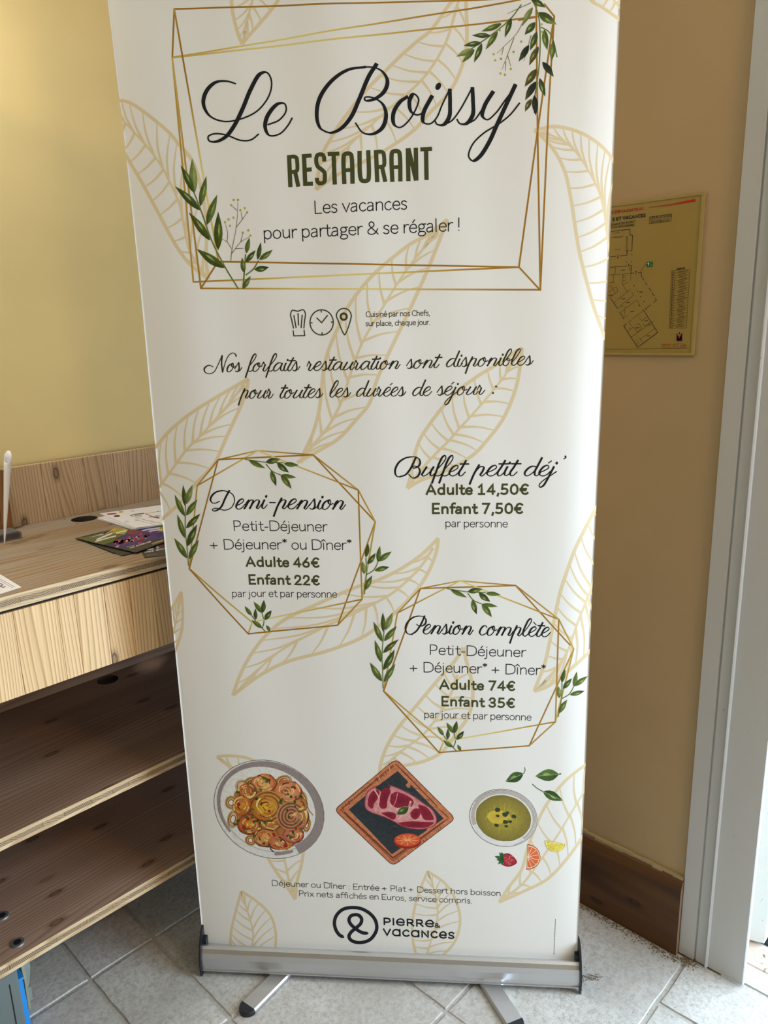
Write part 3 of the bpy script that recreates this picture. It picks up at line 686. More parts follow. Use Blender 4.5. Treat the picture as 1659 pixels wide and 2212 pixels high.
G_(',', .3, ".1,.04 .04,-.16"); G_('.', .28, ".07,.01 .07,.015"); G_(':', .3, ".07,.02 .07,.025|.07,.6 .07,.605"); G_("'", .2, ".05,1.03 .04,.8"); G_('’', .2, ".08,1.0 .02,.8"); G_(' ', .30, "")
def strokes_of(s):
    out = []
    for part in s.split('|'):
        part = part.strip()
        if not part: continue
        sm = part[0] == '~'
        out.append((sm, [tuple(float(v) for v in q.split(',')) for q in part.lstrip('~').split()]))
    return out
def sans(pr, txt, p0, p1, cap_, wt_, col, lv=1, up=None, fit=True, xscale=None, font=SANS):
    tot = sum(font[c][0] for c in txt[:-1])+font[txt[-1]][0]*0.87
    L_ = math.dist(p0, p1); sx = L_/tot; ex = ((p1[0]-p0[0])/L_, (p1[1]-p0[1])/L_)
    x = 0; bf = 1-0.5*wt_/(0.6*sx) if wt_/cap_ > 0.13 else 1.0
    for ch in txt:
        adv, s = font[ch]
        for sm, pts in strokes_of(s):
            q = []
            for a, b in pts:
                if b <= 0: yy = b*cap_+wt_/2 if b > -0.05 else b*cap_+wt_/2
                elif b <= 0.7: yy = wt_/2+b/0.7*(0.7*cap_-wt_)
                elif b <= 1: yy = 0.7*cap_-wt_/2+(b-0.7)/0.3*(0.3*cap_)
                else: yy = cap_-wt_/2+(b-1)*cap_
                xx = x*sx+a*sx*bf+wt_*0.5
                mx = p0[0]+ex[0]*xx; my = p0[1]+ex[1]*xx
                uu = up or pr.surf.up(mx, my)
                q.append((mx+uu[0]*yy, my+uu[1]*yy))
            if len(q) == 2 and math.dist(*q) < cap_*0.03:      # dot
                d = wt_*0.62; cx_, cy_ = q[0]
                pr.ell(cx_, cy_, d, d, 0, col, lv, rings=1, k=12)
            else: pr.stroke(q, wt_, col, sm, lv, seg=5, cap=wt_*0.42)
        x += adv
SCR = {  # x height = 1, already slanted; strokes drawn in writing direction
 'o': (.93, "~.52,.9 .2,.7 0,.3 .05,.03 .28,0 .6,.28 .75,.7 .68,.95 .55,.85 .58,.58 .78,.5 1.0,.62"),
 's': (.74, "~-.05,.3 .15,.62 .45,1.05|~.45,1.05 .48,.7 .5,.35 .4,.08 .2,0 .03,.1|~.35,.03 .6,.15 .84,.5"),
 'f': (.62, "~.1,.5 .4,.85 .75,1.3 .95,1.7 .9,1.95 .7,1.85 .42,1.3 .12,.4 -.25,-.72|~-.02,.12 .2,.0 .45,.06 .66,.28"),
 'r': (.76, "~0,.5 .12,.8 .24,1.06|~.24,1.06 .30,.86 .44,.74|~.44,.74 .30,.4 .2,.12 .3,0 .52,.12 .8,.5"),
 'a': (1.1, "~.96,.85 .6,.93 .2,.65 0,.25 .08,.02 .3,.05 .7,.4 .98,.88|~.98,.88 .8,.45 .8,.1 .95,.02 1.25,.35"),
 'i': (.47, "~.3,.9 .1,.45 .06,.08 .22,.02 .57,.38|.46,1.22 .44,1.18"), 't': (.52, "~.65,1.5 .3,.8 .03,.3 .06,.03 .25,.02 .58,.38|.1,1.14 .9,1.14"),
 'u': (1.12, "~.45,.9 .15,.4 .02,.12 .12,0 .4,.1 .75,.45 1.05,.9|~1.05,.9 .78,.4 .76,.05 .9,.02 1.22,.35"),
 'n': (1.18, "~.1,.4 .35,.8 .5,.9|~.5,.9 .25,.4 0,0|~0,0 .4,.55 .75,.88 .97,.8 .85,.4 .7,.1 .82,0 1.22,.5"),
 'm': (1.75, "~.1,.4 .35,.8 .5,.9|~.5,.9 .25,.4 0,0|~0,0 .35,.55 .7,.88 .9,.85 .8,.5 .55,0|~.55,0 .9,.55 1.25,.88 1.5,.8 1.4,.4 1.25,.1 1.37,0 1.8,.5"),
 'e': (.82, "~.0,.32 .4,.5 .76,.8 .7,1.0 .42,.92 .12,.55 .02,.2 .22,0 .55,.08 .92,.48"), 'p': (1.0, "~.42,1.1 0,.2 -.35,-.8|~.1,.4 .5,.88 .77,.85 .67,.45 .5,.1 .62,0 1.02,.4"),
 'l': (.62, "~.1,.4 .6,1.05 .9,1.6 .86,1.84 .62,1.7 .3,1.1 .03,.4 .06,.07 .27,0 .66,.35"), 'b': (.9, "~.1,.4 .6,1.05 .9,1.6 .86,1.84 .62,1.7 .3,1.1 .03,.4 .1,.04 .36,0 .62,.3 .64,.72 .5,.85 .44,.62 .65,.55 .95,.7"),
 'd': (1.1, "~.96,.85 .6,.93 .2,.65 0,.25 .08,.02 .3,.05 .7,.4 .98,.88|~1.35,1.78 1.0,.95 .78,.4 .8,.06 .95,.02 1.25,.35"), 'c': (.82, "~.76,.78 .68,.96 .4,.92 .1,.55 .02,.2 .2,0 .55,.1 .92,.5"),
 'j': (.5, "~.35,.9 .05,.2 -.25,-.5 -.5,-.95 -.75,-1.08 -.8,-.88 -.5,-.45 .1,.05 .55,.42|.55,1.22 .53,1.18"), '-': (.85, ".1,.5 .75,.5"), '’': (.3, "~.25,1.75 .25,1.55 .05,1.35"), ' ': (.6, "")}
SCR['é'] = (SCR['e'][0], SCR['e'][1]+"|.72,1.22 .98,1.45"); SCR['è'] = (SCR['e'][0], SCR['e'][1]+"|.78,1.2 .5,1.5")
def script(pr, txt, p0, p1, xh, pen, col, lv=1):
    tot = sum(SCR[c][0] for c in txt[:-1])+SCR[txt[-1]][0]
    L_ = math.dist(p0, p1); sx = L_/tot; ex = ((p1[0]-p0[0])/L_, (p1[1]-p0[1])/L_); x = 0
    for ch in txt:
        adv, s = SCR[ch]
        for sm, pts in strokes_of(s):
            q = [(p0[0]+ex[0]*(x+a)*sx, p0[1]+ex[1]*(x+a)*sx-b*xh) for a, b in pts]
            if ch in 'ij' and len(pts) == 2: pr.ell(q[0][0], q[0][1], pen[1]*0.62, pen[1]*0.8, 20, col, lv, rings=1, k=12)
            elif ch in 't-' and len(pts) == 2: pr.stroke(q, pen[0]*1.5, col, False, lv)
            else: pr.stroke(q, 0, col, sm, lv, seg=7, pen=pen, cap=0.3)
        x += adv
def part(pr, name, label=None, mtl=None, layer=2, shift=(0, 0), parent=None):
    o = pr.build(name, mtl or M_INK, parent or sheet, layer, shift)
    if label: o['label'] = label
    return o

# ---- pale line drawn leaves ----------------------------------------------
TAN = (219, 201, 163)
def bgleaf(left, right, mid, nv, adv=0.12, w=7.5, nv_skip=()):
    """outlines and midrib run from base to tip"""
    pr = Print(BS)
    l, r, m_ = catmull(left, 8), catmull(right, 8), catmull(mid, 8)
    pr.stroke(l, w, TAN, False, 0); pr.stroke(r, w, TAN, False, 1); pr.stroke(m_, w*0.8, TAN, False, 2, w1=w*0.5)
    def at(q, t):
        t = min(max(t, 0), 1)*(len(q)-1); i = min(int(t), len(q)-2); f = t-i
        return (q[i][0]+(q[i+1][0]-q[i][0])*f, q[i][1]+(q[i+1][1]-q[i][1])*f)
    for k in range(nv):
        t = (k+0.6)/(nv+0.4)
        for q, sh in ((l, 0), (r, 0.012)):
            a = at(m_, t+sh); b = at(q, t+sh+adv*(1-0.3*t))
            c = ((a[0]+b[0])/2+(b[1]-a[1])*0.05, (a[1]+b[1])/2-(b[0]-a[0])*0.05)
            pr.stroke([a, c, b], w*0.78, TAN, True, 3, w1=w*0.30, seg=4)
    return part(pr, 'leaf_outline', layer=0)
bgleaf([(515, -60), (500, 0), (506, 43), (515, 76), (523, 95)][::1], [(620, -60), (600, 0), (567, 43), (538, 76), (523, 95)], [(560, -50), (545, 0), (535, 40), (526, 80)], 6)
bgleaf([(450, 603), (408, 568), (380, 530), (345, 467), (306, 397), (268, 334), (240, 280)], [(450, 603), (445, 560), (446, 500), (437, 420), (415, 347), (386, 311), (364.7, 285.7), (321, 249.5), (278, 220), (252.5, 213), (235, 211)],
       [(450, 603), (429, 575), (411, 544), (399, 495), (387, 439), (364.7, 389), (346.6, 356), (318, 318), (285, 282), (258, 253), (244, 235)], 13, 0.10)
bgleaf([(1012, -60), (1007, 0), (1009, 63), (1007, 105), (990, 164), (965, 206), (927, 245), (895, 280), (836, 322), (780, 353), (726, 380), (683, 410)], [(1000, -50), (976, 0), (962, 21), (930, 66), (899, 91), (860, 126), (829, 157), (797, 189), (741, 260), (715, 300), (697, 333), (690, 362), (683, 410)],
       [(1005, -50), (986, 17), (965, 87), (934, 143), (906, 178), (850, 227), (811, 262), (770, 300), (726, 346), (687, 398)], 15, 0.09)
bgleaf([(1330, 790), (1304, 718), (1283, 662), (1266, 603), (1252, 547), (1243, 495), (1234, 435), (1220, 372), (1196, 325), (1168, 294), (1154, 282)], [(1400, 700), (1395, 600), (1385, 500), (1365, 410), (1327, 343), (1304, 318), (1269, 294), (1234, 280), (1196, 274), (1154, 282)],
       [(1335, 760), (1333, 680), (1328, 600), (1315, 516), (1308, 460), (1294, 411), (1266, 360), (1238, 322), (1213, 304), (1170, 285)], 16, 0.07)
bgleaf([(650, 1000), (657, 978), (673, 944), (688.7, 891), (698, 812), (707, 765), (726, 718), (751, 665), (780, 624), (811, 589), (843, 561), (888, 526), (920, 509), (967, 474)], [(642, 999), (692, 972), (732, 947), (770, 906), (798, 872), (814, 822), (841, 761), (878, 684), (909, 617), (934, 558), (955, 505), (967, 474)],
       [(655, 990), (670, 969), (707, 925), (736, 872), (761, 797), (783, 740), (822, 673), (860, 610), (892, 565), (920, 530), (948, 502)], 15, 0.11)
bgleaf([(310, 990), (334, 966), (362, 934), (409, 895), (456, 865), (500, 839), (536, 818)], [(330, 1140), (349, 1122), (388, 1087), (424, 1044), (463, 1002), (489, 950), (481, 956), (500, 919), (522, 872), (533, 840), (536, 818)][0:4]+[(463, 1002), (486, 952), (501, 919), (522, 872), (533, 840), (536, 818)],
       [(330, 1070), (346, 1047), (372, 1012), (404, 970), (431, 944), (463, 909), (500, 865), (528, 832)], 11, 0.10)
bgleaf([(880, 1055), (890, 1015), (897, 979), (907, 950), (928, 917), (962, 873), (996, 839), (1033, 812), (1077, 785), (1110, 762), (1128, 752)], [(880, 1055), (903, 1041), (943, 1025), (988, 1005), (1027, 979), (1050, 954), (1084, 910), (1104, 869), (1117, 829), (1124, 788), (1128, 752)],
       [(883, 1052), (910, 1015), (943, 979), (972, 950), (989, 930), (1023, 893), (1067, 842), (1090, 812), (1104, 788), (1120, 765)], 14, 0.10)
bgleaf([(947, 1163), (910, 1199), (858, 1233), (806, 1257), (776, 1266), (678, 1308), (613, 1340), (574, 1373), (545, 1410), (520, 1455), (503, 1502)], [(947, 1163), (943, 1191), (930, 1227), (910, 1262), (878, 1300), (829, 1344), (780, 1378), (710, 1405), (620, 1430), (560, 1460), (503, 1502)],
       [(936, 1184), (910, 1223), (878, 1256), (842, 1285), (803, 1306), (780, 1318), (700, 1355), (600, 1410), (550, 1455), (508, 1497)], 13, 0.11)
bgleaf([(1300, 1085), (1287, 1103), (1265, 1142), (1242, 1187), (1226, 1230), (1210, 1279), (1200, 1324), (1188, 1383), (1177, 1432), (1154, 1493)], [(1360, 1150), (1350, 1230), (1330, 1310), (1300, 1375), (1278, 1406), (1249, 1432), (1216, 1458), (1180, 1484), (1154, 1493)],
       [(1320, 1120), (1300, 1200), (1276, 1279), (1265, 1305), (1245, 1354), (1226, 1406), (1206, 1438), (1164, 1484)], 13, 0.08)
bgleaf([(1001, 1399), (982, 1429), (956, 1458), (920, 1500), (887, 1539), (858, 1575), (835, 1614), (822, 1653), (821, 1672)], [(1001, 1399), (1008, 1429), (1019, 1474), (1021, 1513), (1011, 1549), (991, 1578), (955, 1624), (920, 1643), (873, 1654), (845, 1662)],
       [(988, 1458), (975, 1497), (943, 1552), (910, 1591), (878, 1614), (845, 1643), (828, 1662)], 13, 0.12)
bgleaf([(638, 1943), (612, 1904), (592, 1876), (579, 1853), (540, 1760), (498, 1660), (480, 1645), (468, 1635)], [(638, 1943), (642, 1904), (650, 1873), (655, 1843), (655, 1780), (620, 1700), (546, 1642), (501, 1633), (468, 1635)],
       [(638, 1940), (625, 1904), (614, 1853), (600, 1790), (560, 1720), (500, 1655), (470, 1637)], 11, 0.09, w=6.5)
bgleaf([(505, 2085), (498, 2045), (499, 2014), (510, 1966), (521, 1925)], [(582, 2090), (590, 2069), (596, 2019), (584, 1977), (552, 1945), (521, 1925)], [(532, 2100), (539, 2069), (547, 2019), (534, 1966), (522, 1930)], 10, 0.14, w=5.5)
bgleaf([(914, 2088), (900, 2064), (892, 2030), (892, 1982), (905, 1929), (924, 1882)], [(914, 2088), (945, 2072), (982, 2035), (994, 1987), (982, 1939), (961, 1908), (924, 1882)], [(914, 2088), (929, 2040), (945, 1982), (942, 1939), (926, 1886)], 12, 0.12, w=5.5)
bgleaf([(1078, 1949), (1098, 1918), (1127, 1878), (1139, 1835), (1156, 1788), (1181, 1737), (1221, 1687), (1263, 1656), (1290, 1640)], [(1078, 1949), (1134, 1924), (1181, 1900), (1221, 1860), (1257, 1813), (1290, 1760)], [(1082, 1944), (1127, 1911), (1166, 1860), (1206, 1802), (1235, 1755), (1262, 1712), (1285, 1670)], 10, 0.10, w=6.5)
bgleaf([(1262, -40), (1276, 0), (1300, 14), (1317, 24), (1341, 38), (1370, 55)], [(1300, -60), (1330, -20), (1352, 10), (1375, 50)], [(1290, -40), (1320, -10), (1345, 15), (1375, 50)], 5, 0.14)
bgleaf([(355, 1340), (372, 1311), (390, 1280)], [(372, 1420), (390, 1367), (393, 1321), (390, 1280)], [(362, 1420), (374, 1360), (382, 1324), (389, 1290)], 6, 0.14, w=6)

# ---- gold wire frames ----------------------------------------------------
def gold(a, b):
    def f(t):
        k = a+(b-a)*t; k = 0.5-0.5*math.cos(k*math.pi*2)
        return [x+(y-x)*k for x, y in zip((156, 110, 26), (226, 206, 124))]
    return f
def lines(segs, w, layer, label, shift=(0, 0), name='gold_frame'):
    pr = Print(BS)
    for i, (p, q, a, b) in enumerate(segs): pr.stroke([p, q], w, gold(a, b), False, 1+(i % 4), cap=w*0.3, maxlen=16)
    return part(pr, name, label, layer=layer, shift=shift)
lines([((376, 19), (1012, 0), 0, .1), ((1012, 0), (1190, -8), 0, .1), ((376, 19), (372, 124), -.1, .1), ((376, 19), (471, 563), -.2, .8), ((372, 124), (1124, 0), .2, 1.1), ((372, 124), (1160, 37), .25, 1.0),
       ((372, 124), (418, 609), .2, .2), ((372, 124), (434, 622), .3, .1), ((418, 609), (1121, 577), .1, 1.0), ((434, 623), (1167, 626), .1, 1.0), ((474, 565), (1121, 577), 0, .1), ((471, 564), (434, 623), .1, 0),
       ((1121, 577), (1167, 627), .1, 0), ((1121, 577), (1160, 290), .9, 1.1), ((1160, 290), (1196, 40), 1.0, .95), ((1167, 627), (1161, 280), 1.1, .95), ((1161, 280), (1158, 10), .9, 1.05), ((1167, 627), (1185, 227), 0, .1), ((1185, 227), (1197, 36), .1, 0), ((1197, 36), (1176, 10), 0, .1), ((1158, 38), (1120, 44), .9, 1)],
      3.6, 3, 'large gold wire frame around the title')
T1 = crop(3.072, 320, 950)
def octo():
    a, b, c, d, e, f, g, h, i, j, k = T1([(465, 132), (725, 73), (1095, 100), (1395, 333), (1508, 543), (1420, 1058), (1258, 1230), (665, 1288), (270, 858), (325, 305), (690, 1211)])
    return [(a, b, .1, .3), (b, c, .3, .1), (a, c, 0, -.05), (c, d, .1, .25), (c, e, 0, .05), (d, e, .2, .25), (d, f, .05, .2), (d, b, .9, .5), (e, g, .2, .0), (e, f, .2, .3), (f, g, .2, .15), (f, k, .9, .4), (k, h, .4, .2), (i, k, .2, .3), (i, h, -.05, .05), (a, i, .05, 0), (a, j, .1, .2), (j, b, .1, .4), (j, i, .2, .25), (h, g, 0, .05)]
oct1 = (T1([(465, 132)])[0]); D3 = crop(3.072, 780, 1230)
SH = [b-a for a, b in zip(b_px(*T1([(725, 680)])[0]), b_px(*D3([(650, 680)])[0]))]
# the second medallion repeats the first: the mean shift of its corners on the sheet
c1 = T1([(465, 132), (1095, 100), (1395, 333), (1508, 543), (1258, 1230), (665, 1288), (270, 858)])
c2 = D3([(385, 118), (1030, 100), (1315, 330), (1422, 533), (1122, 1183), (512, 1222), (140, 798)])
SH = [sum(b_px(*q)[k]-b_px(*p)[k] for p, q in zip(c1, c2))/len(c1) for k in (0, 1)]
for sh, lb in (((0, 0), 'gold wire medallion round the half-board prices'), (SH, 'gold wire medallion round the full-board prices')):
    lines(octo(), 3.0, 3, lb, shift=sh)

# ---- painted sprigs ------------------------------------------------------
DK, MD, LT, BK = (78, 98, 40), (104, 124, 52), (142, 156, 88), (38, 50, 34)
def sprig(T, leaves, stems, label, shift=(0, 0), sw=2.2, berries=(), twigs=(), name='painted_sprig', s=2.86):
    pr = Print(BS); pr.surf = NoClip
    for st in stems: pr.stroke(T(st), sw, (104, 120, 62), True, 1)
    for st in twigs: pr.stroke(T(st), 1.9, (134, 118, 96), True, 1, w1=0.9)
    for x, y in berries:
        q = T([(x, y)])[0]; pr.ell(q[0], q[1], 2.4, 2.6, 0, (150, 158, 50), 2, cin=(190, 192, 90), k=10)
    for i, L_ in enumerate(leaves):
        (bx, by), (tx, ty), w_ = L_[:3]; col = L_[3] if len(L_) > 3 else MD; tc = L_[4] if len(L_) > 4 else None
        b_, t_ = T([(bx, by), (tx, ty)])
        pr.leaf(b_, t_, w_/s, col, tc, 2+(i % 5)*2, hi=(w_/s > 11 and col != BK), bend=random.uniform(-.08, .08))
    return part(pr, name, label, M_WC, 5, shift)
class _NC(BannerSurf): clip = False
NoClip = _NC()
T3 = crop(2.8603, 240, 320)
sprig(T3, [((515, 280), (500, 62), 50, LT), ((510, 275), (430, 105), 40, DK), ((550, 360), (588, 170), 42), ((550, 385), (395, 235), 46, DK), ((590, 475), (655, 285), 46), ((660, 630), (660, 390), 54, (84, 100, 26)), ((610, 570), (480, 395), 48, (84, 100, 26)), ((700, 740), (528, 622), 54, (84, 100, 26)),
           ((835, 650), (855, 552), 30), ((832, 705), (893, 630), 32, DK), ((820, 770), (808, 675), 32), ((905, 690), (925, 580), 28, DK), ((915, 690), (998, 628), 34, MD), ((885, 750), (975, 735), 38, DK, BK), ((815, 870), (862, 790), 32)],
      [[(510, 270), (560, 400), (620, 570), (700, 730), (785, 870)], [(812, 870), (822, 770), (830, 655)], [(830, 785), (880, 745), (910, 695)]], 'green olive-like sprig on the lower left of the large frame', sw=3,
      berries=[(757, 320), (783, 320), (741, 352), (825, 371), (798, 383), (840, 396), (755, 429), (724, 440), (702, 458), (733, 480), (847, 508), (812, 522), (860, 540)],
      twigs=[[(738, 695), (745, 630), (770, 500), (780, 400), (782, 330)], [(742, 620), (715, 580), (685, 560)], [(715, 580), (718, 520), (705, 470)], [(770, 490), (810, 440), (838, 400)], [(778, 385), (748, 358)], [(810, 440), (802, 395)], [(745, 650), (800, 580), (855, 548)], [(800, 580), (812, 530)], [(770, 620), (820, 618)]])
T2 = crop(2.8603, 780, 0)
sprig(T2, [((1050, 0), (1140, 50), 38, DK), ((1095, 80), (1208, 155), 56, DK, LT), ((1132, 185), (1150, 312), 40, MD), ((1188, 255), (1176, 382), 36, MD), ((1060, 48), (993, 165), 34, LT), ((1075, 140), (1010, 217), 42, DK), ((1085, 198), (1043, 315), 38, DK), ((1037, 280), (973, 382), 38, BK, (80, 100, 40)), ((1096, 290), (1038, 408), 38, (96, 92, 40)),
           ((1120, 385), (1190, 478), 40, BK, DK), ((1083, 428), (1010, 538), 46, (96, 92, 40)), ((1103, 485), (1138, 600), 36, DK), ((1080, 505), (1013, 622), 42, BK, (90, 90, 40)), ((1070, 590), (1078, 716), 38, BK), ((1052, 613), (1013, 692), 32, (96, 92, 40)),
           ((870, 145), (742, 192), 36), ((927, 108), (888, 233), 34, DK), ((800, 218), (686, 216), 32, DK), ((845, 192), (770, 305), 34), ((745, 262), (633, 280), 34, DK), ((700, 302), (588, 348), 38, LT), ((702, 305), (624, 386), 30), ((747, 265), (698, 385), 34, DK)],
      [[(1060, 0), (1095, 100), (1105, 200), (1100, 400), (1075, 590), (1070, 700)], [(990, 30), (930, 110), (850, 180), (740, 260), (650, 320)], [(1110, 170), (1160, 200), (1185, 250), (1210, 355)]], 'green leafy sprig hanging from the top right of the large frame', sw=2.6,
      berries=[(856, 136), (857, 186), (820, 333), (829, 371), (865, 363), (942, 321), (990, 259), (925, 426), (861, 453), (889, 461), (1115, 153), (1118, 200)],
      twigs=[[(1045, 60), (1000, 140), (960, 210), (880, 290), (840, 330)], [(945, 235), (905, 340), (870, 430)], [(905, 340), (925, 410)], [(895, 380), (892, 440)], [(1050, 20), (960, 60), (905, 85)], [(1050, 220), (1020, 330), (1005, 380)], [(880, 290), (870, 340)]])
sp_left = [((240, 440), (228, 300), 30, DK), ((250, 430), (293, 300), 42, LT), ((240, 510), (170, 366), 36), ((250, 505), (327, 396), 40), ((240, 655), (188, 498), 38), ((248, 590), (347, 490), 38, (84, 100, 26)), ((258, 710), (324, 562), 46, DK), ((255, 790), (166, 656), 42), ((268, 795), (335, 663), 40)]
sp_top = [((665, 135), (778, 190), 32), ((780, 150), (880, 128), 40, DK, LT), ((900, 158), (1000, 168), 32), ((855, 153), (935, 218), 38, DK), ((815, 206), (850, 308), 36, MD, BK), ((880, 235), (985, 250), 28), ((880, 235), (952, 326), 38, MD)]
sp_right = [((1445, 780), (1460, 683), 30, DK), ((1455, 825), (1510, 750), 34, DK), ((1435, 890), (1420, 803), 34, LT), ((1525, 808), (1540, 703), 30, MD), ((1530, 806), (1617, 740), 36), ((1503, 867), (1602, 843), 34, MD, BK), ((1438, 998), (1488, 900), 38)]
sp_bot = [((688, 1168), (641, 1103), 26), ((715, 1195), (712, 1120), 26, DK), ((755, 1150), (700, 1075), 30), ((758, 1150), (768, 1063), 32, DK), ((773, 1197), (819, 1133), 34, DK, BK), ((755, 1250), (685, 1198), 30), ((808, 1272), (783, 1230), 22)]
for sh, w_ in (((0, 0), 'half-board'), (SH, 'full-board')):
    sprig(T1, sp_left, [[(245, 430), (243, 600), (255, 720), (265, 840)]], 'sprig on the left side of the %s medallion' % w_, sh, s=3.072)
    sprig(T1, sp_top, [[(640, 130), (780, 150), (900, 152)], [(780, 160), (825, 210), (880, 234)]], 'sprig hanging inside the top of the %s medallion' % w_, sh, s=3.072)
    sprig(T1, sp_right, [[(1445, 780), (1450, 870), (1435, 1025)], [(1450, 895), (1500, 860), (1530, 800)]], 'sprig on the right side of the %s medallion' % w_, sh, s=3.072)
    sprig(T1, sp_bot, [[(688, 1168), (720, 1210), (778, 1275)], [(755, 1150), (768, 1210), (755, 1255)]], 'sprig at the foot of the %s medallion' % w_, sh, s=3.072)

# ---- lettering -----------------------------------------------------------
NAVY, OLIVE, INKB = (14, 20, 26), (66, 70, 34), (24, 28, 38)
def letters(fn, label, layer=6):
    pr = Print(NoClip); fn(pr); return part(pr, 'lettering', label, layer=layer)
C1 = crop(2.765, 220, 0)
def title(p):
    pen = (3.5, 9.0)
    def S(T, pts, lv): p.stroke(T(pts), 0, NAVY, True, lv, seg=9, pen=pen, cap=0.4)
    S(C1, [(800, 500), (750, 485), (680, 490), (625, 540), (605, 615), (640, 688), (720, 723), (820, 713), (930, 660), (1000, 565), (1012, 480), (985, 432), (945, 440), (890, 530), (840, 650), (790, 750), (740, 815), (680, 845), (640, 840), (634, 815), (670, 798), (740, 805), (830, 838), (890, 835), (937, 800)], 1)
    S(C1, [(990, 745), (1060, 715), (1100, 660), (1090, 618), (1050, 620), (990, 690), (975, 760), (1000, 808), (1060, 800), (1110, 750), (1137, 703)], 2)
    I = lambda q: q
    S(I, [(814.3, 137.4), (797, 165), (777, 213), (759, 253), (737, 278.5), (715.5, 287.5), (701, 284)], 1)
    S(I, [(790, 145), (751.6, 152), (715.5, 177), (690, 215), (684.7, 253), (692, 277), (706, 286)], 2)
    S(I, [(790, 145), (808, 146), (825.5, 154), (837, 175), (829, 199), (804.5, 216), (788.7, 217), (788.7, 211), (804.5, 211), (826, 224), (834, 248), (826, 276), (804.5, 290), (784, 287), (768, 266)], 3)
    S(T2, [(290, 595), (240, 630), (200, 700), (205, 770), (240, 787), (290, 750), (340, 670), (355, 610), (325, 580), (300, 620), (310, 690), (350, 710), (390, 690)], 4)
    S(T2, [(440, 590), (385, 700), (385, 755), (425, 765), (465, 730), (500, 650), (548, 548)], 1)
    S(T2, [(548, 548), (550, 640), (545, 720), (510, 770), (470, 768), (455, 743)], 2)
    S(T2, [(505, 772), (560, 745), (610, 680), (650, 610), (688, 537)], 3)
    S(T2, [(688, 537), (692, 620), (690, 710), (650, 763), (610, 762), (592, 735)], 4)
    S(T2, [(640, 768), (700, 740), (745, 680)], 1)
    S(T2, [(818, 562), (765, 650), (750, 715), (780, 738), (830, 700), (890, 620), (950, 540)], 2)
    S(T2, [(955, 522), (900, 640), (840, 770), (790, 880), (730, 970), (690, 993), (665, 965), (690, 890), (760, 820), (850, 765), (920, 710), (980, 637)], 3)
    q = T2([(477, 533)])[0]; p.ell(q[0], q[1], 5.6, 8.6, 25, NAVY, 5)
letters(title, 'large black script title')
R8 = crop(4.74, 600, 300)
def resto(p):
    W = 44
    def S(pts, sm=False, lv=1, w=W, cap=0): p.stroke(R8(pts), w/4.74, OLIVE, sm, lv, cap=cap)
    def RND(x0, yt, x1, yb, dx, which):   # helper for rounded verticals
        pass
    def R(ox, oy):   # origin top left of the letter
        S([(ox+22, oy+2), (ox+36, oy+330)]); S([(ox+22, oy+22), (ox+75, oy+18), (ox+98, oy+32), (ox+104, oy+60), (ox+108, oy+120), (ox+104, oy+158), (ox+80, oy+172), (ox+30, oy+176)], True, 2, 40); S([(ox+84, oy+172), (ox+118, oy+326)], False, 3, 42)
    R(93, 163)
    S([(268, 155), (282, 482)]); S([(268, 176), (347, 171)], lv=2, w=42); S([(274, 318), (348, 312)], lv=3, w=42); S([(282, 462), (361, 459)], lv=4, w=42)
    S([(478, 234), (476, 195), (462, 166), (436, 160), (408, 168), (396, 200), (398, 250), (412, 285), (450, 315), (478, 345), (484, 400), (478, 440), (448, 456), (418, 450), (404, 425), (403, 400)], True, 1, 42)
    S([(513, 159), (632, 154)], lv=1, w=42); S([(574, 157), (586, 470)], lv=2)
    S([(684, 466), (676, 200), (684, 165), (720, 152), (750, 162), (760, 200), (768, 462)], True, 1); S([(680, 325), (766, 320)], lv=2, w=38)
    S([(839, 125), (846, 380), (860, 425), (894, 434), (926, 422), (934, 380), (928, 118)], True, 1)
    R(984, 114)
    S([(1174, 440), (1166, 170), (1174, 135), (1208, 123), (1240, 133), (1250, 170), (1256, 435)], True, 1); S([(1170, 292), (1254, 287)], lv=2, w=38)
    S([(1332, 95), (1338, 432)]); S([(1338, 95), (1416, 426)], lv=2, w=42); S([(1414, 90), (1419, 426)], lv=3)
    S([(1460, 107), (1580, 101)], lv=1, w=42); S([(1519, 104), (1524, 420)], lv=2)
letters(resto, 'bold olive condensed capitals')
letters(lambda p: (sans(p, 'Les vacances', (678.5, 462.5), (879, 452.6), 29, 2.3, INKB), sans(p, 'pour partager & se régaler !', (569, 517.5), (995.5, 499), 29, 2.3, INKB)), 'light black slogan in two lines')
letters(lambda p: (sans(p, 'Cuisiné par nos Chefs,', (790.5, 685.3), (929, 682), 12.6, 1.35, (48, 46, 26)), sans(p, 'sur place, chaque jour.', (790, 705), (929.5, 702), 12.6, 1.35, (48, 46, 26))), 'two small dark lines beside the icons')
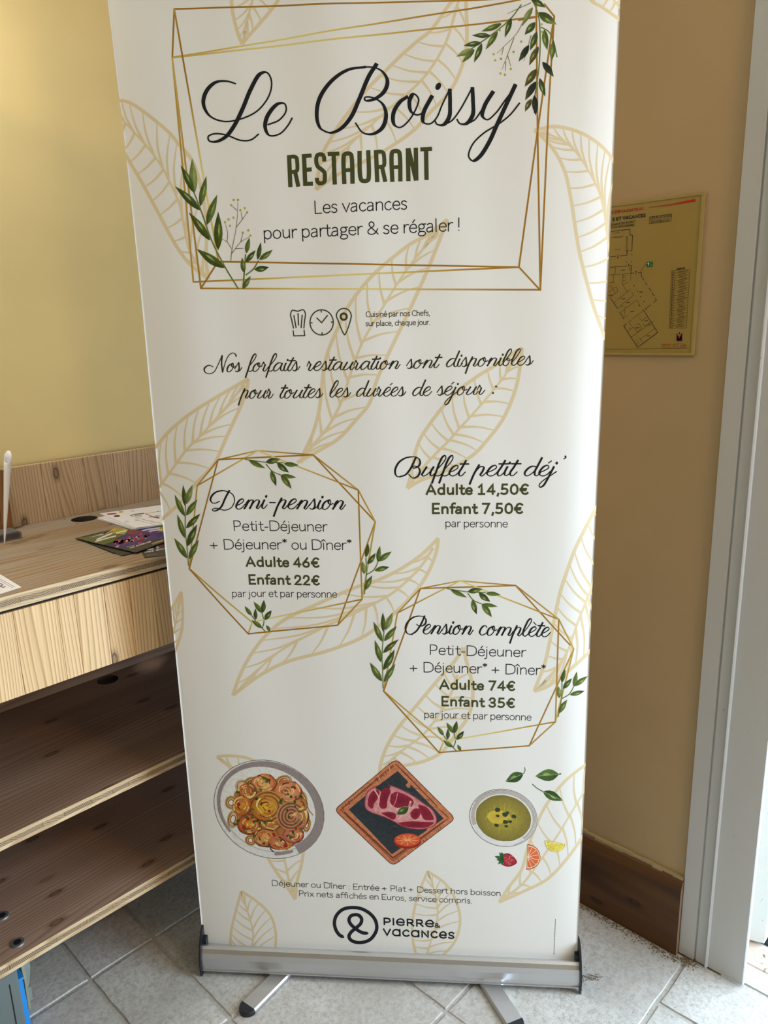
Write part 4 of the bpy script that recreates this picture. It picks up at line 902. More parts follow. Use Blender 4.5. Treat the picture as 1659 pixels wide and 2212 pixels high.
def icons(p):
    T = crop(3.1904, 300, 640); w = 2.5; c = (58, 60, 34)
    S = lambda pts, sm=True, lv=1: p.stroke(T(pts), w, c, sm, lv)
    S([(1066, 222), (1055, 170), (1046, 125), (1058, 97), (1095, 103), (1132, 93), (1147, 118), (1142, 170), (1137, 222)])
    S([(1063, 235), (1068, 273), (1143, 271), (1138, 230)], False); S([(1068, 130), (1084, 218)], False, 2); S([(1097, 116), (1101, 202)], False, 2); S([(1126, 127), (1118, 220)], False, 2)
    q = T([(1260, 180)])[0]; p.arc(q[0], q[1], 25.3, 27.2, 0, 0, 360, w, c); 
    for a, b in (((1257, 95), (1257, 112)), ((1263, 265), (1263, 248)), ((1180, 183), (1197, 183)), ((1340, 178), (1324, 178))): S([a, b], False, 2)
    S([(1225, 148), (1260, 182), (1302, 130)], False, 3)
    S([(1419, 268), (1405, 245), (1376, 172), (1362, 130), (1380, 97), (1412, 84), (1446, 95), (1465, 130), (1458, 170), (1432, 245), (1419, 268)], True, 1)
    q = T([(1413, 140)])[0]; p.arc(q[0], q[1], 6.6, 6.8, 0, 0, 360, 4.4, c, 2)
o = letters(icons, 'chef hat, clock and map pin line icons'); o.name = 'icon_row'
DOL = (44, 40, 20)
def nos(p):
    pen = (1.9, 3.3); T = crop(6.636, 430, 740)
    for st in ([(205, 350), (150, 326), (95, 350), (75, 390), (95, 430), (155, 447), (215, 420), (270, 320), (330, 180)], [(330, 180), (322, 300), (337, 430)], [(337, 430), (370, 300), (420, 190), (478, 150), (518, 168), (530, 205)]):
        p.stroke(T(st), 0, DOL, True, 1, pen=pen)
    xh = 19.3
    script(p, 'os', (490.5, 803.4), (520.5, 803), xh, pen, DOL)
    script(p, 'forfaits', (534.5, 802.4), (646, 801), xh, pen, DOL, 2); script(p, 'restauration', (663, 801), (864, 796.6), xh, pen, DOL, 3)
    script(p, 'sont', (879, 796.3), (948, 794.2), xh, pen, DOL, 1); script(p, 'disponibles', (965, 792.8), (1150, 788.3), xh, pen, DOL, 2)
    script(p, 'pour', (521, 860.4), (590, 860.6), xh, pen, DOL, 1); script(p, 'toutes', (605, 860.2), (696, 859), xh, pen, DOL, 2); script(p, 'les', (713, 858), (756, 857.4), xh, pen, DOL, 1)
    script(p, 'durées', (771, 856.3), (875, 855.4), xh, pen, DOL, 2); script(p, 'de', (892, 855), (931, 854.8), xh, pen, DOL, 1); script(p, 'séjour', (945, 854), (1047, 852), xh, pen, DOL, 2)
    p.ell(1065, 849, 2.2, 2.2, 0, DOL); p.ell(1071.7, 835, 2.2, 2.2, 0, DOL)
letters(nos, 'dark olive script sentence in two lines')
def demi(p):
    pen = (2.1, 4.1); T = crop(5.184, 440, 1050)
    p.stroke(T([(290, 45), (240, 140), (200, 228), (155, 268), (110, 277), (98, 262), (125, 250), (160, 250), (235, 270), (310, 240), (345, 160), (320, 90), (220, 50), (190, 50)]), 0, NAVY, True, 1, pen=pen)
    p.stroke(T([(220, 50), (150, 62), (95, 105), (77, 155), (100, 188), (140, 188), (182, 168)]), 0, NAVY, True, 2, pen=pen)
    script(p, 'emi', (509.5, 1100), (575, 1098.8), 21.5, pen, NAVY, 3); p.stroke([(581.5, 1086), (595.5, 1086)], 2.2, NAVY, False)
    script(p, 'pension', (599, 1099), (746, 1100.5), 21.5, pen, NAVY, 4)
letters(demi, 'black script heading of the half-board offer')
letters(lambda p: (sans(p, 'Petit-Déjeuner', (504, 1147), (706.5, 1148.3), 22.8, 1.9, INKB), sans(p, '+ Déjeuner* ou Dîner*', (454.5, 1187), (760, 1188), 22.8, 1.9, INKB)), 'light black meal list of the half-board offer')
letters(lambda p: (sans(p, 'Adulte 46€', (531, 1225), (689.5, 1226.5), 22.8, 4.0, OLIVE), sans(p, 'Enfant 22€', (536.5, 1263.3), (690, 1264.8), 22.8, 4.0, OLIVE)), 'bold olive prices of the half-board offer')
letters(lambda p: sans(p, 'par jour et par personne', (501.3, 1289.8), (727.5, 1291), 16.4, 1.4, INKB), 'thin line under the half-board prices')
def buffet(p):
    pen = (2.2, 4.3); T = crop(4.1475, 840, 970)
    p.stroke(T([(245, 70), (220, 125), (195, 175), (150, 230), (95, 249)]), 0, NAVY, True, 1, pen=pen); p.stroke(T([(205, 70), (150, 80), (90, 120), (60, 175), (57, 215), (72, 243), (98, 250)]), 0, NAVY, True, 2, pen=pen)
    p.stroke(T([(205, 70), (240, 72), (272, 92), (280, 130), (255, 162), (215, 170), (210, 160), (235, 153), (268, 172), (278, 208), (255, 248), (215, 260), (175, 225)]), 0, NAVY, True, 3, pen=pen)
    script(p, 'uffet', (911, 1028.5), (1004, 1028), 22.5, pen, NAVY, 4); script(p, 'petit', (1024, 1028.5), (1116, 1027.5), 22.5, pen, NAVY, 4); script(p, 'déj', (1133.5, 1028), (1201, 1027.5), 22.5, pen, NAVY, 4)
    p.stroke(T([(1578, 58), (1584, 72), (1565, 90)]), 4, NAVY, True, 1, w1=1.6)
letters(buffet, 'black script heading of the breakfast buffet')
letters(lambda p: (sans(p, 'Adulte 14,50€', (919.5, 1070), (1140.5, 1069), 24.7, 4.4, OLIVE), sans(p, 'Enfant 7,50€', (932, 1111), (1128.5, 1110.5), 24.7, 4.4, OLIVE)), 'bold olive prices of the breakfast buffet')
letters(lambda p: sans(p, 'par personne', (961.5, 1139), (1096, 1139.6), 17.6, 1.5, INKB), 'thin line under the breakfast prices')
def pens(p):
    pen = (2.0, 3.8); T = crop(4.879, 860, 1310)
    p.stroke(T([(282, 97), (240, 190), (190, 262), (140, 296)]), 0, NAVY, True, 1, pen=pen); p.stroke(T([(215, 101), (160, 115), (105, 160), (82, 205), (78, 240), (98, 284), (140, 296)]), 0, NAVY, True, 2, pen=pen)
    p.stroke(T([(215, 101), (262, 108), (293, 140), (285, 185), (245, 207), (215, 203), (192, 185)]), 0, NAVY, True, 3, pen=pen)
    script(p, 'ension', (914.5, 1369.6), (1022, 1371), 20.8, pen, NAVY, 4); script(p, 'complète', (1036, 1371.5), (1187, 1375.5), 20.8, pen, NAVY, 4)
letters(pens, 'black script heading of the full-board offer')
letters(lambda p: (sans(p, 'Petit-Déjeuner', (927.5, 1414.9), (1135, 1419.8), 22.6, 1.9, INKB), sans(p, '+ Déjeuner* + Dîner*', (885, 1452), (1178.5, 1458.5), 22.6, 1.9, INKB)), 'light black meal list of the full-board offer')
letters(lambda p: (sans(p, 'Adulte 74€', (949, 1490), (1111.5, 1493), 22.4, 4.0, OLIVE), sans(p, 'Enfant 35€', (952.5, 1526), (1111, 1529.8), 22.4, 4.0, OLIVE)), 'bold olive prices of the full-board offer')
letters(lambda p: sans(p, 'par jour et par personne', (916, 1551), (1147, 1556.8), 16.2, 1.4, INKB), 'thin line under the full-board prices')
letters(lambda p: (sans(p, 'Déjeuner ou Dîner : Entrée + Plat + Dessert hors boisson', (587, 1913.5), (1081, 1935.8), 12.9, 1.25, INKB), sans(p, 'Prix nets affichés en Euros, service compris.', (645.5, 1936), (1021, 1952.2), 12.9, 1.25, INKB)), 'two thin footnote lines')
def vert(p):
    y = 1985
    while y < 2059:
        d = random.uniform(2, 5); p.stroke([(1200-(y-1985)*0.045, y), (1200-(y+d-1985)*0.045, y+d)], 1.3, (90, 95, 105), False); y += d+random.uniform(0.5, 1.2)
letters(vert, 'tiny vertical imprint at the right edge')
BLK = (14, 20, 30)
def logo(p):
    T = crop(5.53, 700, 1940)
    p.stroke(T([(222, 462), (185, 440), (145, 385), (126, 320), (128, 260), (160, 190), (235, 130), (340, 112), (450, 128), (555, 190), (615, 270), (630, 360), (605, 430), (545, 498), (450, 530), (370, 524), (315, 495), (298, 455), (325, 405), (390, 350), (440, 300), (448, 245), (415, 205), (370, 198), (322, 212), (298, 260), (320, 312), (370, 358), (430, 400), (480, 418), (512, 418)]), 7.3, BLK, True, 1, seg=10)
    for pt in ((222, 462), (512, 418)):
        q = T([pt])[0]; p.ell(q[0], q[1], 3.6, 2.6, 20, BLK, 3)
    def uni(txt, p0, p1, h, wt_):
        # unicase: every letter as tall as the capitals
        f = {}
        for ch, g in (('P', 'P'), ('I', 'I'), ('R', 'R'), ('N', 'N')): f[ch] = SANS[g]
        for ch in 'eacvs':
            adv, s = SANS[ch]; t = '|'.join(('~' if q.strip()[0] == '~' else '')+' '.join('%g,%g' % (float(a.split(',')[0])*1.38, float(a.split(',')[1])/0.7) for a in q.strip().lstrip('~').split()) for q in s.split('|')); f[ch] = (adv*1.38, t)
        f['a'] = (.98, ".8,1 .8,0|~.8,.72 .66,.93 .4,1 .14,.86 .04,.5 .14,.14 .4,0 .66,.07 .8,.28"); f[' '] = (.3, '')
        sans(p, txt, p0, p1, h, wt_, BLK, font=f)
    uni('PIeRRe', (827.5, 1998.2), (937.5, 2003.6), 16.6, 3.3); uni('vacaNces', (827.5, 2021.2), (981.8, 2028.8), 16.2, 3.3)
    sans(p, '&', (938.5, 2003.8), (949.5, 2004.5), 11, 2.2, BLK)
o = letters(logo, 'round knot emblem with dark two-line wordmark'); o.name = 'logo_print'

# ---- painted dishes ------------------------------------------------------
def pasta(p):
    T = crop(3.95, 440, 1600); s = 1/3.95
    def Q(x, y): return T([(x, y)])[0]
    def E(x, y, rx, ry, rot, c, lv, **k): q = Q(x, y); p.ell(q[0], q[1], rx*s, ry*s, rot, c, lv, **k)
    def A(x, y, rx, ry, rot, a0, a1, w, c, lv, **k): q = Q(x, y); p.arc(q[0], q[1], rx*s, ry*s, rot, a0, a1, w*s, c, lv, **k)
    E(557, 585, 484, 402, 26, (222, 221, 219), 0, rings=9, k=48); A(557, 585, 486, 404, 26, 0, 360, 4.5, (96, 88, 86), 1)
    A(557, 580, 448, 366, 26, 118, 395, 18, (146, 134, 133), 4, w1=22); A(557, 580, 448, 366, 26, 40, 62, 22, (150, 138, 138), 3, w1=8); A(557, 580, 432, 352, 26, 0, 360, 4, (150, 142, 140), 5)
    E(557, 580, 420, 340, 26, (226, 224, 220), 2, rings=8, k=40)
    rnd = random.Random(4)
    pts = []
    for i in range(26):
        a = 2*math.pi*i/26; q = rnd.uniform(.86, 1.02); pts.append((560+325*q*math.cos(a)-15*math.sin(2*a), 600+300*q*math.sin(a)))
    p.fill(T(pts), (176, 116, 62), 6, True, 7, cin=(140, 78, 40))
    for x, y, rx, ry, rot in ((235, 530, 50, 55, 0), (250, 670, 45, 75, 10), (680, 345, 70, 45, -15), (400, 850, 45, 40, 30), (880, 720, 30, 60, 10), (820, 500, 60, 70, 0), (400, 360, 60, 45, -30), (340, 400, 70, 60, 40)):
        for k in range(4): A(x, y, rx*(1-k*0.18), ry*(1-k*0.18), rot, 0, 360, 8, ((186, 142, 66), (140, 90, 40), (212, 172, 98), (150, 84, 44))[k], 8+k)
    balls = [(510, 360, 105, 78, (196, 106, 66), (228, 184, 118)), (370, 430, 80, 70, (140, 74, 36), (176, 104, 56)), (720, 430, 112, 90, (198, 108, 72), (232, 180, 128)), (790, 650, 100, 115, (158, 104, 66), (196, 146, 106)), (820, 545, 66, 56, (170, 118, 58), (202, 156, 84)),
             (325, 555, 78, 85, (166, 88, 30), (206, 142, 46)), (385, 712, 98, 86, (146, 62, 22), (214, 152, 40)), (530, 820, 106, 80, (180, 98, 44), (222, 166, 92)), (660, 865, 112, 62, (178, 96, 58), (212, 148, 98)), (765, 800, 84, 70, (188, 92, 70), (214, 146, 112)), (565, 705, 92, 54, (150, 82, 40), (190, 124, 66)), (540, 560, 135, 125, (168, 96, 26), (224, 182, 46))]
    for i, (x, y, rx, ry, c0, c1) in enumerate(balls):
        lv = 12+i*3
        E(x+3, y+4, rx*1.05, ry*1.05, 0, (96, 48, 26), lv, k=18, wob=.05); E(x, y, rx, ry, 0, c0, lv+1, cin=c1, rings=3, k=18, wob=.06)
        for k in range(22):
            f = rnd.uniform(.1, .93); a = rnd.uniform(0, 360); t = rnd.uniform(0, 360); ox, oy = rnd.uniform(-.25, .25)*rx, rnd.uniform(-.25, .25)*ry
            cc = rnd.choice(((110, 42, 20), (234, 200, 124), (206, 90, 38), (166, 62, 30), (240, 210, 120), (226, 160, 60), (190, 110, 70)))
            A(x+ox*(1-f), y+oy*(1-f), rx*f, ry*f, t*.1, a, a+rnd.uniform(25, 110), rnd.uniform(5, 17), cc, lv+2, w1=2)
    for x, y in ((560, 335), (775, 400), (300, 540), (375, 660), (345, 740), (600, 800), (700, 890), (560, 600)): E(x, y, rnd.uniform(14, 26), rnd.uniform(10, 18), rnd.uniform(0, 90), (150, 34, 24), 54, k=9, wob=.15, rings=1)
    for k in range(5): A(545, 560, 142-k*16, 132-k*14, 0, -140+k*10, 70, 8, ((196, 140, 66), (140, 80, 34))[k % 2], 50, w1=5)
    for k in range(8): A(745, 640, 118-k*14, 118-k*13, 20, 0, 300, 7, ((190, 134, 96), (124, 72, 48))[k % 2], 51+k % 3, w1=4)
    for k in range(46):
        a = rnd.uniform(0, 6.28); r = rnd.uniform(.1, 1)**.5; E(555+330*r*math.cos(a), 600+290*r*math.sin(a), rnd.uniform(9, 18), rnd.uniform(8, 12), rnd.uniform(0, 180), rnd.choice(((52, 84, 36), (74, 104, 48), (36, 62, 30))), 56, rings=1, k=8)
    p.stroke(T([(565, 895), (575, 925), (600, 948)]), 9*s, (90, 50, 50), True, 50)
    p.stroke(T([(880, 550), (905, 600), (935, 635)]), 8*s, (170, 120, 100), True, 50)
pr = Print(NoClip); pasta(pr); part(pr, 'pasta_dish_print', 'painted round plate of pasta with shrimps', M_WCS, 7)
T5 = crop(2.765, 700, 1600); s5 = 1/2.765
def steak(p):
    def rr(pts, r):   # rounded polygon
        out = []
        for i in range(len(pts)):
            a, b, c = pts[i-1], pts[i], pts[(i+1) % len(pts)]
            d0, d1 = math.dist(a, b), math.dist(b, c)
            p0 = (b[0]+(a[0]-b[0])*r/d0, b[1]+(a[1]-b[1])*r/d0); p1 = (b[0]+(c[0]-b[0])*r/d1, b[1]+(c[1]-b[1])*r/d1)
            for t in (0, .25, .5, .75, 1): out.append(tuple((1-t)**2*u+2*t*(1-t)*v+t*t*w_ for u, v, w_ in zip(p0, b, p1)))
            for t in (.25, .5, .75): out.append((p1[0]+((c[0]+(b[0]-c[0])*r/d1)-p1[0])*t, p1[1]+((c[1]+(b[1]-c[1])*r/d1)-p1[1])*t))
        return out
    bd = rr([(430, 108), (785, 466), (412, 748), (62, 412)], 34)
    p.fill(T5(bd), (196, 122, 84), 0, False, 6); p.stroke(T5(bd+[bd[0]]), 1.6, (92, 44, 34), False, 1)
    p.stroke(T5([(430, 140), (745, 462), (412, 715), (100, 412), (430, 140)]), 2.4, (150, 78, 50), False, 1); p.stroke(T5([(120, 425), (412, 700), (720, 480)]), 3.2, (110, 52, 34), False, 2); p.stroke(T5([(462, 170), (735, 455)]), 2.4, (120, 60, 40), False, 2); p.stroke(T5([(108, 402), (180, 342), (330, 215), (420, 140)]), 1.4, (100, 50, 36), False, 2)
    rnd = random.Random(2)
    for k in range(34):
        t = rnd.random(); e = rnd.random() < .6
        x, y = (95+t*320, 400-t*265) if e else (440+t*290, 705-t*225)
        p.stroke(T5([(x, y), (x+rnd.uniform(4, 14), y+rnd.uniform(10, 26))]), rnd.uniform(.8, 2), rnd.choice(((150, 84, 56), (112, 56, 40), (224, 160, 120))), False, 3)
    p.fill(T5([(440, 180), (580, 325), (715, 465), (560, 572), (405, 678), (275, 540), (148, 410), (290, 292)]), (44, 52, 58), 4, False, 5, cin=(30, 36, 42))
    for k in range(46):
        t, u = rnd.random(), rnd.random(); x = 160+(440-160)*t+(405-160)*u*1.0+20; y = 405+(190-405)*t+(670-405)*u*.95
        if x > 640: continue
        p.stroke(T5([(x, y), (x+rnd.uniform(15, 50), y+rnd.uniform(2, 10))]), rnd.uniform(.8, 2.2), rnd.choice(((24, 28, 34), (70, 78, 84), (52, 60, 66))), False, 5, w1=.5)
    st = [(243, 372), (256, 312), (305, 275), (370, 262), (440, 283), (520, 322), (590, 370), (645, 412), (671, 460), (664, 498), (620, 521), (540, 526), (470, 510), (410, 478), (350, 450), (290, 430), (250, 404)]
    p.fill(T5(st), (204, 128, 132), 6, True, 4, cin=(222, 168, 166)); p.stroke(T5(st+[st[0]]), 1.8, (150, 50, 70), True, 7)
    for q in ([(262, 350), (280, 310), (310, 292), (330, 300), (322, 340), (300, 375), (290, 405), (265, 390)], [(335, 330), (350, 290), (385, 283), (398, 300), (380, 350), (372, 400), (345, 405), (328, 380)], [(400, 320), (430, 305), (500, 330), (535, 360), (520, 395), (480, 390), (450, 400), (420, 395), (395, 365)], [(515, 430), (540, 405), (575, 410), (570, 450), (545, 470), (520, 455)], [(560, 380), (610, 395), (640, 430), (655, 470), (600, 470), (580, 440)], [(440, 490), (520, 480), (600, 485), (655, 490), (620, 515), (540, 520), (470, 507)], [(340, 430), (400, 425), (430, 440), (420, 470), (370, 450)]):
        p.fill(T5(q), (146, 22, 50), 8, True, 2, cin=(112, 14, 38))
    p.stroke(T5([(300, 290), (330, 350), (305, 420)]), 3, (228, 176, 176), True, 9, w1=1); p.stroke(T5([(440, 310), (425, 370), (400, 410)]), 2.2, (214, 130, 140), True, 9, w1=1); p.stroke(T5([(520, 360), (500, 410), (440, 470)]), 5, (224, 172, 172), True, 9, w1=3)
    q = T5([(498, 595)])[0]; p.ell(q[0], q[1]+1.5, 30, 16.5, 0, (150, 36, 24), 8, k=26); p.ell(q[0], q[1]-1, 28, 14, 0, (214, 74, 44), 9, cin=(228, 120, 70), k=26)
    for a in range(0, 360, 40): p.stroke([q, (q[0]+24*math.cos(math.radians(a+8)), q[1]-1+11.5*math.sin(math.radians(a+8)))], 1.2, (240, 170, 110), False, 10)
    p.leaf(*T5([(505, 398), (432, 440)]), 46*s5, (70, 104, 42), None, 11); p.stroke(T5([(500, 402), (515, 380), (528, 356)]), 1.2, (60, 84, 40), True, 11)
pr = Print(NoClip); steak(pr); part(pr, 'steak_board_print', 'painted raw steak on a slate and wooden board', M_WC, 7)
def soup(p):
    q = T5([(1071, 460)])[0]
    p.ell(q[0], q[1], 202*s5, 168*s5, 12, (222, 222, 222), 0, k=44, rings=7); p.arc(q[0], q[1], 203*s5, 170*s5, 12, 0, 360, 1.1, (110, 100, 98), 1)
    p.arc(q[0], q[1], 184*s5, 152*s5, 12, 150, 400, 8.5, (184, 174, 168), 2, w1=5); p.arc(q[0], q[1], 196*s5, 164*s5, 12, 200, 420, 1, (120, 110, 106), 2)
    p.ell(q[0], q[1]+1, 166*s5, 137*s5, 12, (124, 112, 48), 4, k=40, rings=6, cin=(176, 160, 58), wob=.01); p.ell(q[0]+1, q[1]+3, 112*s5, 96*s5, 12, (170, 154, 56), 4, cin=(206, 186, 84), k=22, wob=.07, rings=3)
    p.ell(q[0]-12, q[1]-2, 60*s5, 40*s5, 0, (206, 184, 66), 5, cin=(190, 160, 50), k=16, wob=.1)
    for x, y, r in ((1037, 412, 16), (1037, 448, 10), (1080, 440, 16), (1096, 428, 9), (1133, 452, 14), (1085, 485, 15), (1112, 483, 10), (1030, 505, 12), (1088, 510, 10)):
        a = T5([(x, y)])[0]; p.ell(a[0], a[1], r*s5*1.15, r*s5*.85, 10, (52, 58, 34), 7, k=10, wob=.15)
pr = Print(NoClip); soup(pr); part(pr, 'soup_bowl_print', 'painted bowl of yellow soup seen from above', M_WCS, 7)
def herbs(p, k):
    gr = (62, 100, 44)
    b, t, w_, c, stm, sw = (((1190, 196), (1084, 244), 60, gr, [(1190, 198), (1200, 180), (1198, 158)], 1.6), ((1402, 200), (1261, 212), 72, (88, 122, 52), [(1390, 203), (1404, 200), (1416, 196)], 2.6), ((1308, 303), (1427, 358), 54, gr, [(1312, 305), (1275, 285), (1243, 258)], 1.8))[k]
    p.leaf(*T5([b, t]), w_*s5, c, None, 1); p.stroke(T5([b, t]), .8, (170, 184, 110), False, 4)
    p.stroke(T5(stm), sw, (70, 96, 50), True, 1)
for k in range(3): pr = Print(NoClip); herbs(pr, k); part(pr, 'basil_leaf_print', None, M_WC, 7)
def berry(p):
    p.fill(T5([(1060, 700), (1072, 678), (1100, 672), (1132, 692), (1153, 726), (1122, 748), (1085, 750), (1060, 735)]), (150, 24, 48), 1, True, 3, cin=(196, 60, 74))
    rnd = random.Random(3)
    for k in range(26): q = T5([(rnd.uniform(1070, 1130), rnd.uniform(685, 742))])[0]; p.ell(q[0], q[1], 1.1, .8, 30, (226, 150, 120), 3, k=6, rings=1)
    for t in ((1019, 690), (1030, 712), (1048, 666), (1040, 738), (1062, 664), (1060, 742)): p.leaf(*T5([(1070, 705), t]), 20*s5, (58, 120, 66), None, 4, hi=False)
pr = Print(NoClip); berry(pr); part(pr, 'strawberry_print', 'painted strawberry', M_WC, 7)
def citrus(p):
    def half(cx, cy, r, a0, a1, c, rim, lv):
        n = 18; pts = [(cx, cy)]+[(cx+r*math.cos(math.radians(a0+(a1-a0)*i/n)), cy+r*math.sin(math.radians(a0+(a1-a0)*i/n))) for i in range(n+1)]
        ctr = (cx+r*.4*math.cos(math.radians((a0+a1)/2)), cy+r*.4*math.sin(math.radians((a0+a1)/2)))
        p.fill(T5(pts), rim, lv, False, 2, T5([ctr])[0]); sm = [(ctr[0]+(x-ctr[0])*.9, ctr[1]+(y-ctr[1])*.9) for x, y in pts]; p.fill(T5(sm), (240, 226, 200), lv+1, False, 2, T5([ctr])[0]); sm = [(ctr[0]+(x-ctr[0])*.82, ctr[1]+(y-ctr[1])*.82) for x, y in pts]; p.fill(T5(sm), c, lv+2, False, 2, T5([ctr])[0])
        for k in range(1, 7):
            a = math.radians(a0+(a1-a0)*k/7); p.stroke(T5([(cx, cy), (cx+r*.9*math.cos(a), cy+r*.9*math.sin(a))]), 1.1, (244, 214, 186), False, lv+3)
    half(1216, 694, 76, -92, 96, (222, 108, 60), (206, 84, 44), 1); half(1381, 602, 64, 14, 186, (222, 204, 44), (214, 188, 40), 1)
pr = Print(NoClip); citrus(pr); part(pr, 'citrus_print', 'painted orange half and lemon wedge', M_WC, 7)

# ------------------------------------------------------------------ evacuation plan on the right wall
plan = tag(empty('evacuation_plan', (XW, 0.72, 1.55)), 'yellowed evacuation plan sign on the wall right of the banner', 'sign')
PX = XW-0.0045
P1, P2 = onx(1520.7, 414, PX), onx(1501.5, 768, PX)
zt, zb, yr = onx(1520.7, 414, PX).z, onx(1501.5, 768, PX).z, (P1.y+P2.y)/2
pb = box('panel', PX+0.0005, XW+0.0, yr, yr+0.44, zb, zt, mat('yellowed_plastic', (0.35, 0.245, 0.062), 0.35), plan, 0.0008)
bm = bmesh.new()
for a, b, c_, d_ in ((yr, yr+0.006, zb, zt), (yr+0.006, yr+0.44, zb, zb+0.005), (yr+0.006, yr+0.44, zt-0.005, zt)): boxm(bm, PX-0.001, PX+0.001, a, b, c_, d_)
put(obj('border_strip', bm, mat('clear_edge', (0.40, 0.30, 0.11), 0.2)), plan)
class PlanSurf:
    clip = False
    def at(s, x, y, off, shift=(0, 0)): P = onx(x, y, PX); return Vector((PX-off*1.0+0.0002-0.0002, P.y, P.z))
    def up(s, x, y):
        P = onx(x, y, PX); a = proj(P); b = proj(P+Vector((0, 0, .01))); l = math.dist(a, b); return ((b[0]-a[0])/l, (b[1]-a[1])/l)
PS = PlanSurf(); TE = crop(5.396, 1290, 390)
def planprint(fn, name, label=None):
    pr = Print(PS); fn(pr); o = pr.build(name, M_INK, pb, 2)
    o.matrix_parent_inverse = (pb.matrix_parent_inverse.copy()).inverted() @ Matrix.Identity(4) if False else Matrix.Identity(4)
    if label: o['label'] = label
    return o
RED, NV = (176, 30, 22), (22, 18, 46)
def ptxt(p):
    def t(s, a, b, cap_, w_, c): sans(p, s, *TE([a, b]), cap_/5.396, w_/5.396, c)
    t("N D'EVACUATION", (160, 391), (528, 343), 34, 6.5, RED); t("E ET VACANCES", (178, 474), (562, 424), 42, 8.5, NV)
    t("OMAINE DU ROURET", (160, 528), (445, 490), 27, 3.6, (40, 30, 22)); t("7120 GROSPIERRES", (160, 560), (438, 530), 27, 3.6, (40, 30, 22))
    t("LES PLATANES", (616, 456), (862, 424), 30, 4, NV); t("BATIMENT E4", (628, 496), (846, 470), 30, 4, NV)
    p.stroke(TE([(612, 424), (868, 388), (862, 470), (608, 506), (612, 424)]), .8, (70, 46, 20), False)
    p.stroke(TE([(600, 312), (850, 282), (1146, 228)]), 1.2, lambda k: [a+(b-a)*k for a, b in zip((150, 104, 34), (190, 20, 24))], False, w1=5.4)
    t("LEGENDE", (922, 1042), (1024, 1030), 20, 4.5, (30, 24, 20)); t("ECLAIR", (880, 1944), (1036, 1942), 34, 3, (150, 30, 30))
    for i, (y, l) in enumerate(((1908, 110), (1924, 104), (1940, 112))): p.stroke(TE([(752, y), (752+l, y)]), .9, (170, 60, 40), False)
    p.stroke(TE([(908, 1898), (1005, 1896)]), .6, (170, 60, 40), False)
planprint(ptxt, 'lettering', 'printed headings of the plan')
def plog(p):
    p.fill(TE([(925, 1785), (938, 1850), (955, 1852), (955, 1873), (962, 1873), (962, 1850), (978, 1848), (988, 1778), (988, 1868), (925, 1870)]), (26, 22, 60), 1, False, 1); 
    p.stroke(TE([(930, 1785), (932, 1866), (984, 1864), (986, 1780)]), 2.2, (26, 22, 60), False, 2); p.stroke(TE([(958, 1762), (958, 1790)]), .4, (26, 22, 60), False, 2, w1=3)
    q = TE([(957, 1822)])[0]; p.ell(q[0], q[1], 2.2, 2.8, 0, (190, 30, 30), 3)
    q = TE([(613, 977)])[0]; p.fill([(q[0]-6.6, q[1]-5.2), (q[0]+6.6, q[1]-6), (q[0]+6.4, q[1]+5), (q[0]-6.8, q[1]+5.8)], (16, 96, 56), 1, False, 1); p.stroke([(q[0]-3, q[1]+3), (q[0]-3, q[1]-3.4)], 1.3, (220, 230, 215), False, 2); p.stroke([(q[0]-4.8, q[1]-1), (q[0]-3, q[1]-3.6), (q[0]-1.2, q[1]-1)], .9, (220, 230, 215), False, 2)
    for k in (-2, 1, 4): p.stroke([(q[0]+.5, q[1]+k-1), (q[0]+5, q[1]+k-1.3)], .6, (150, 190, 150), False, 2)
planprint(plog, 'emblem_print', 'small trident emblem and green exit symbol')
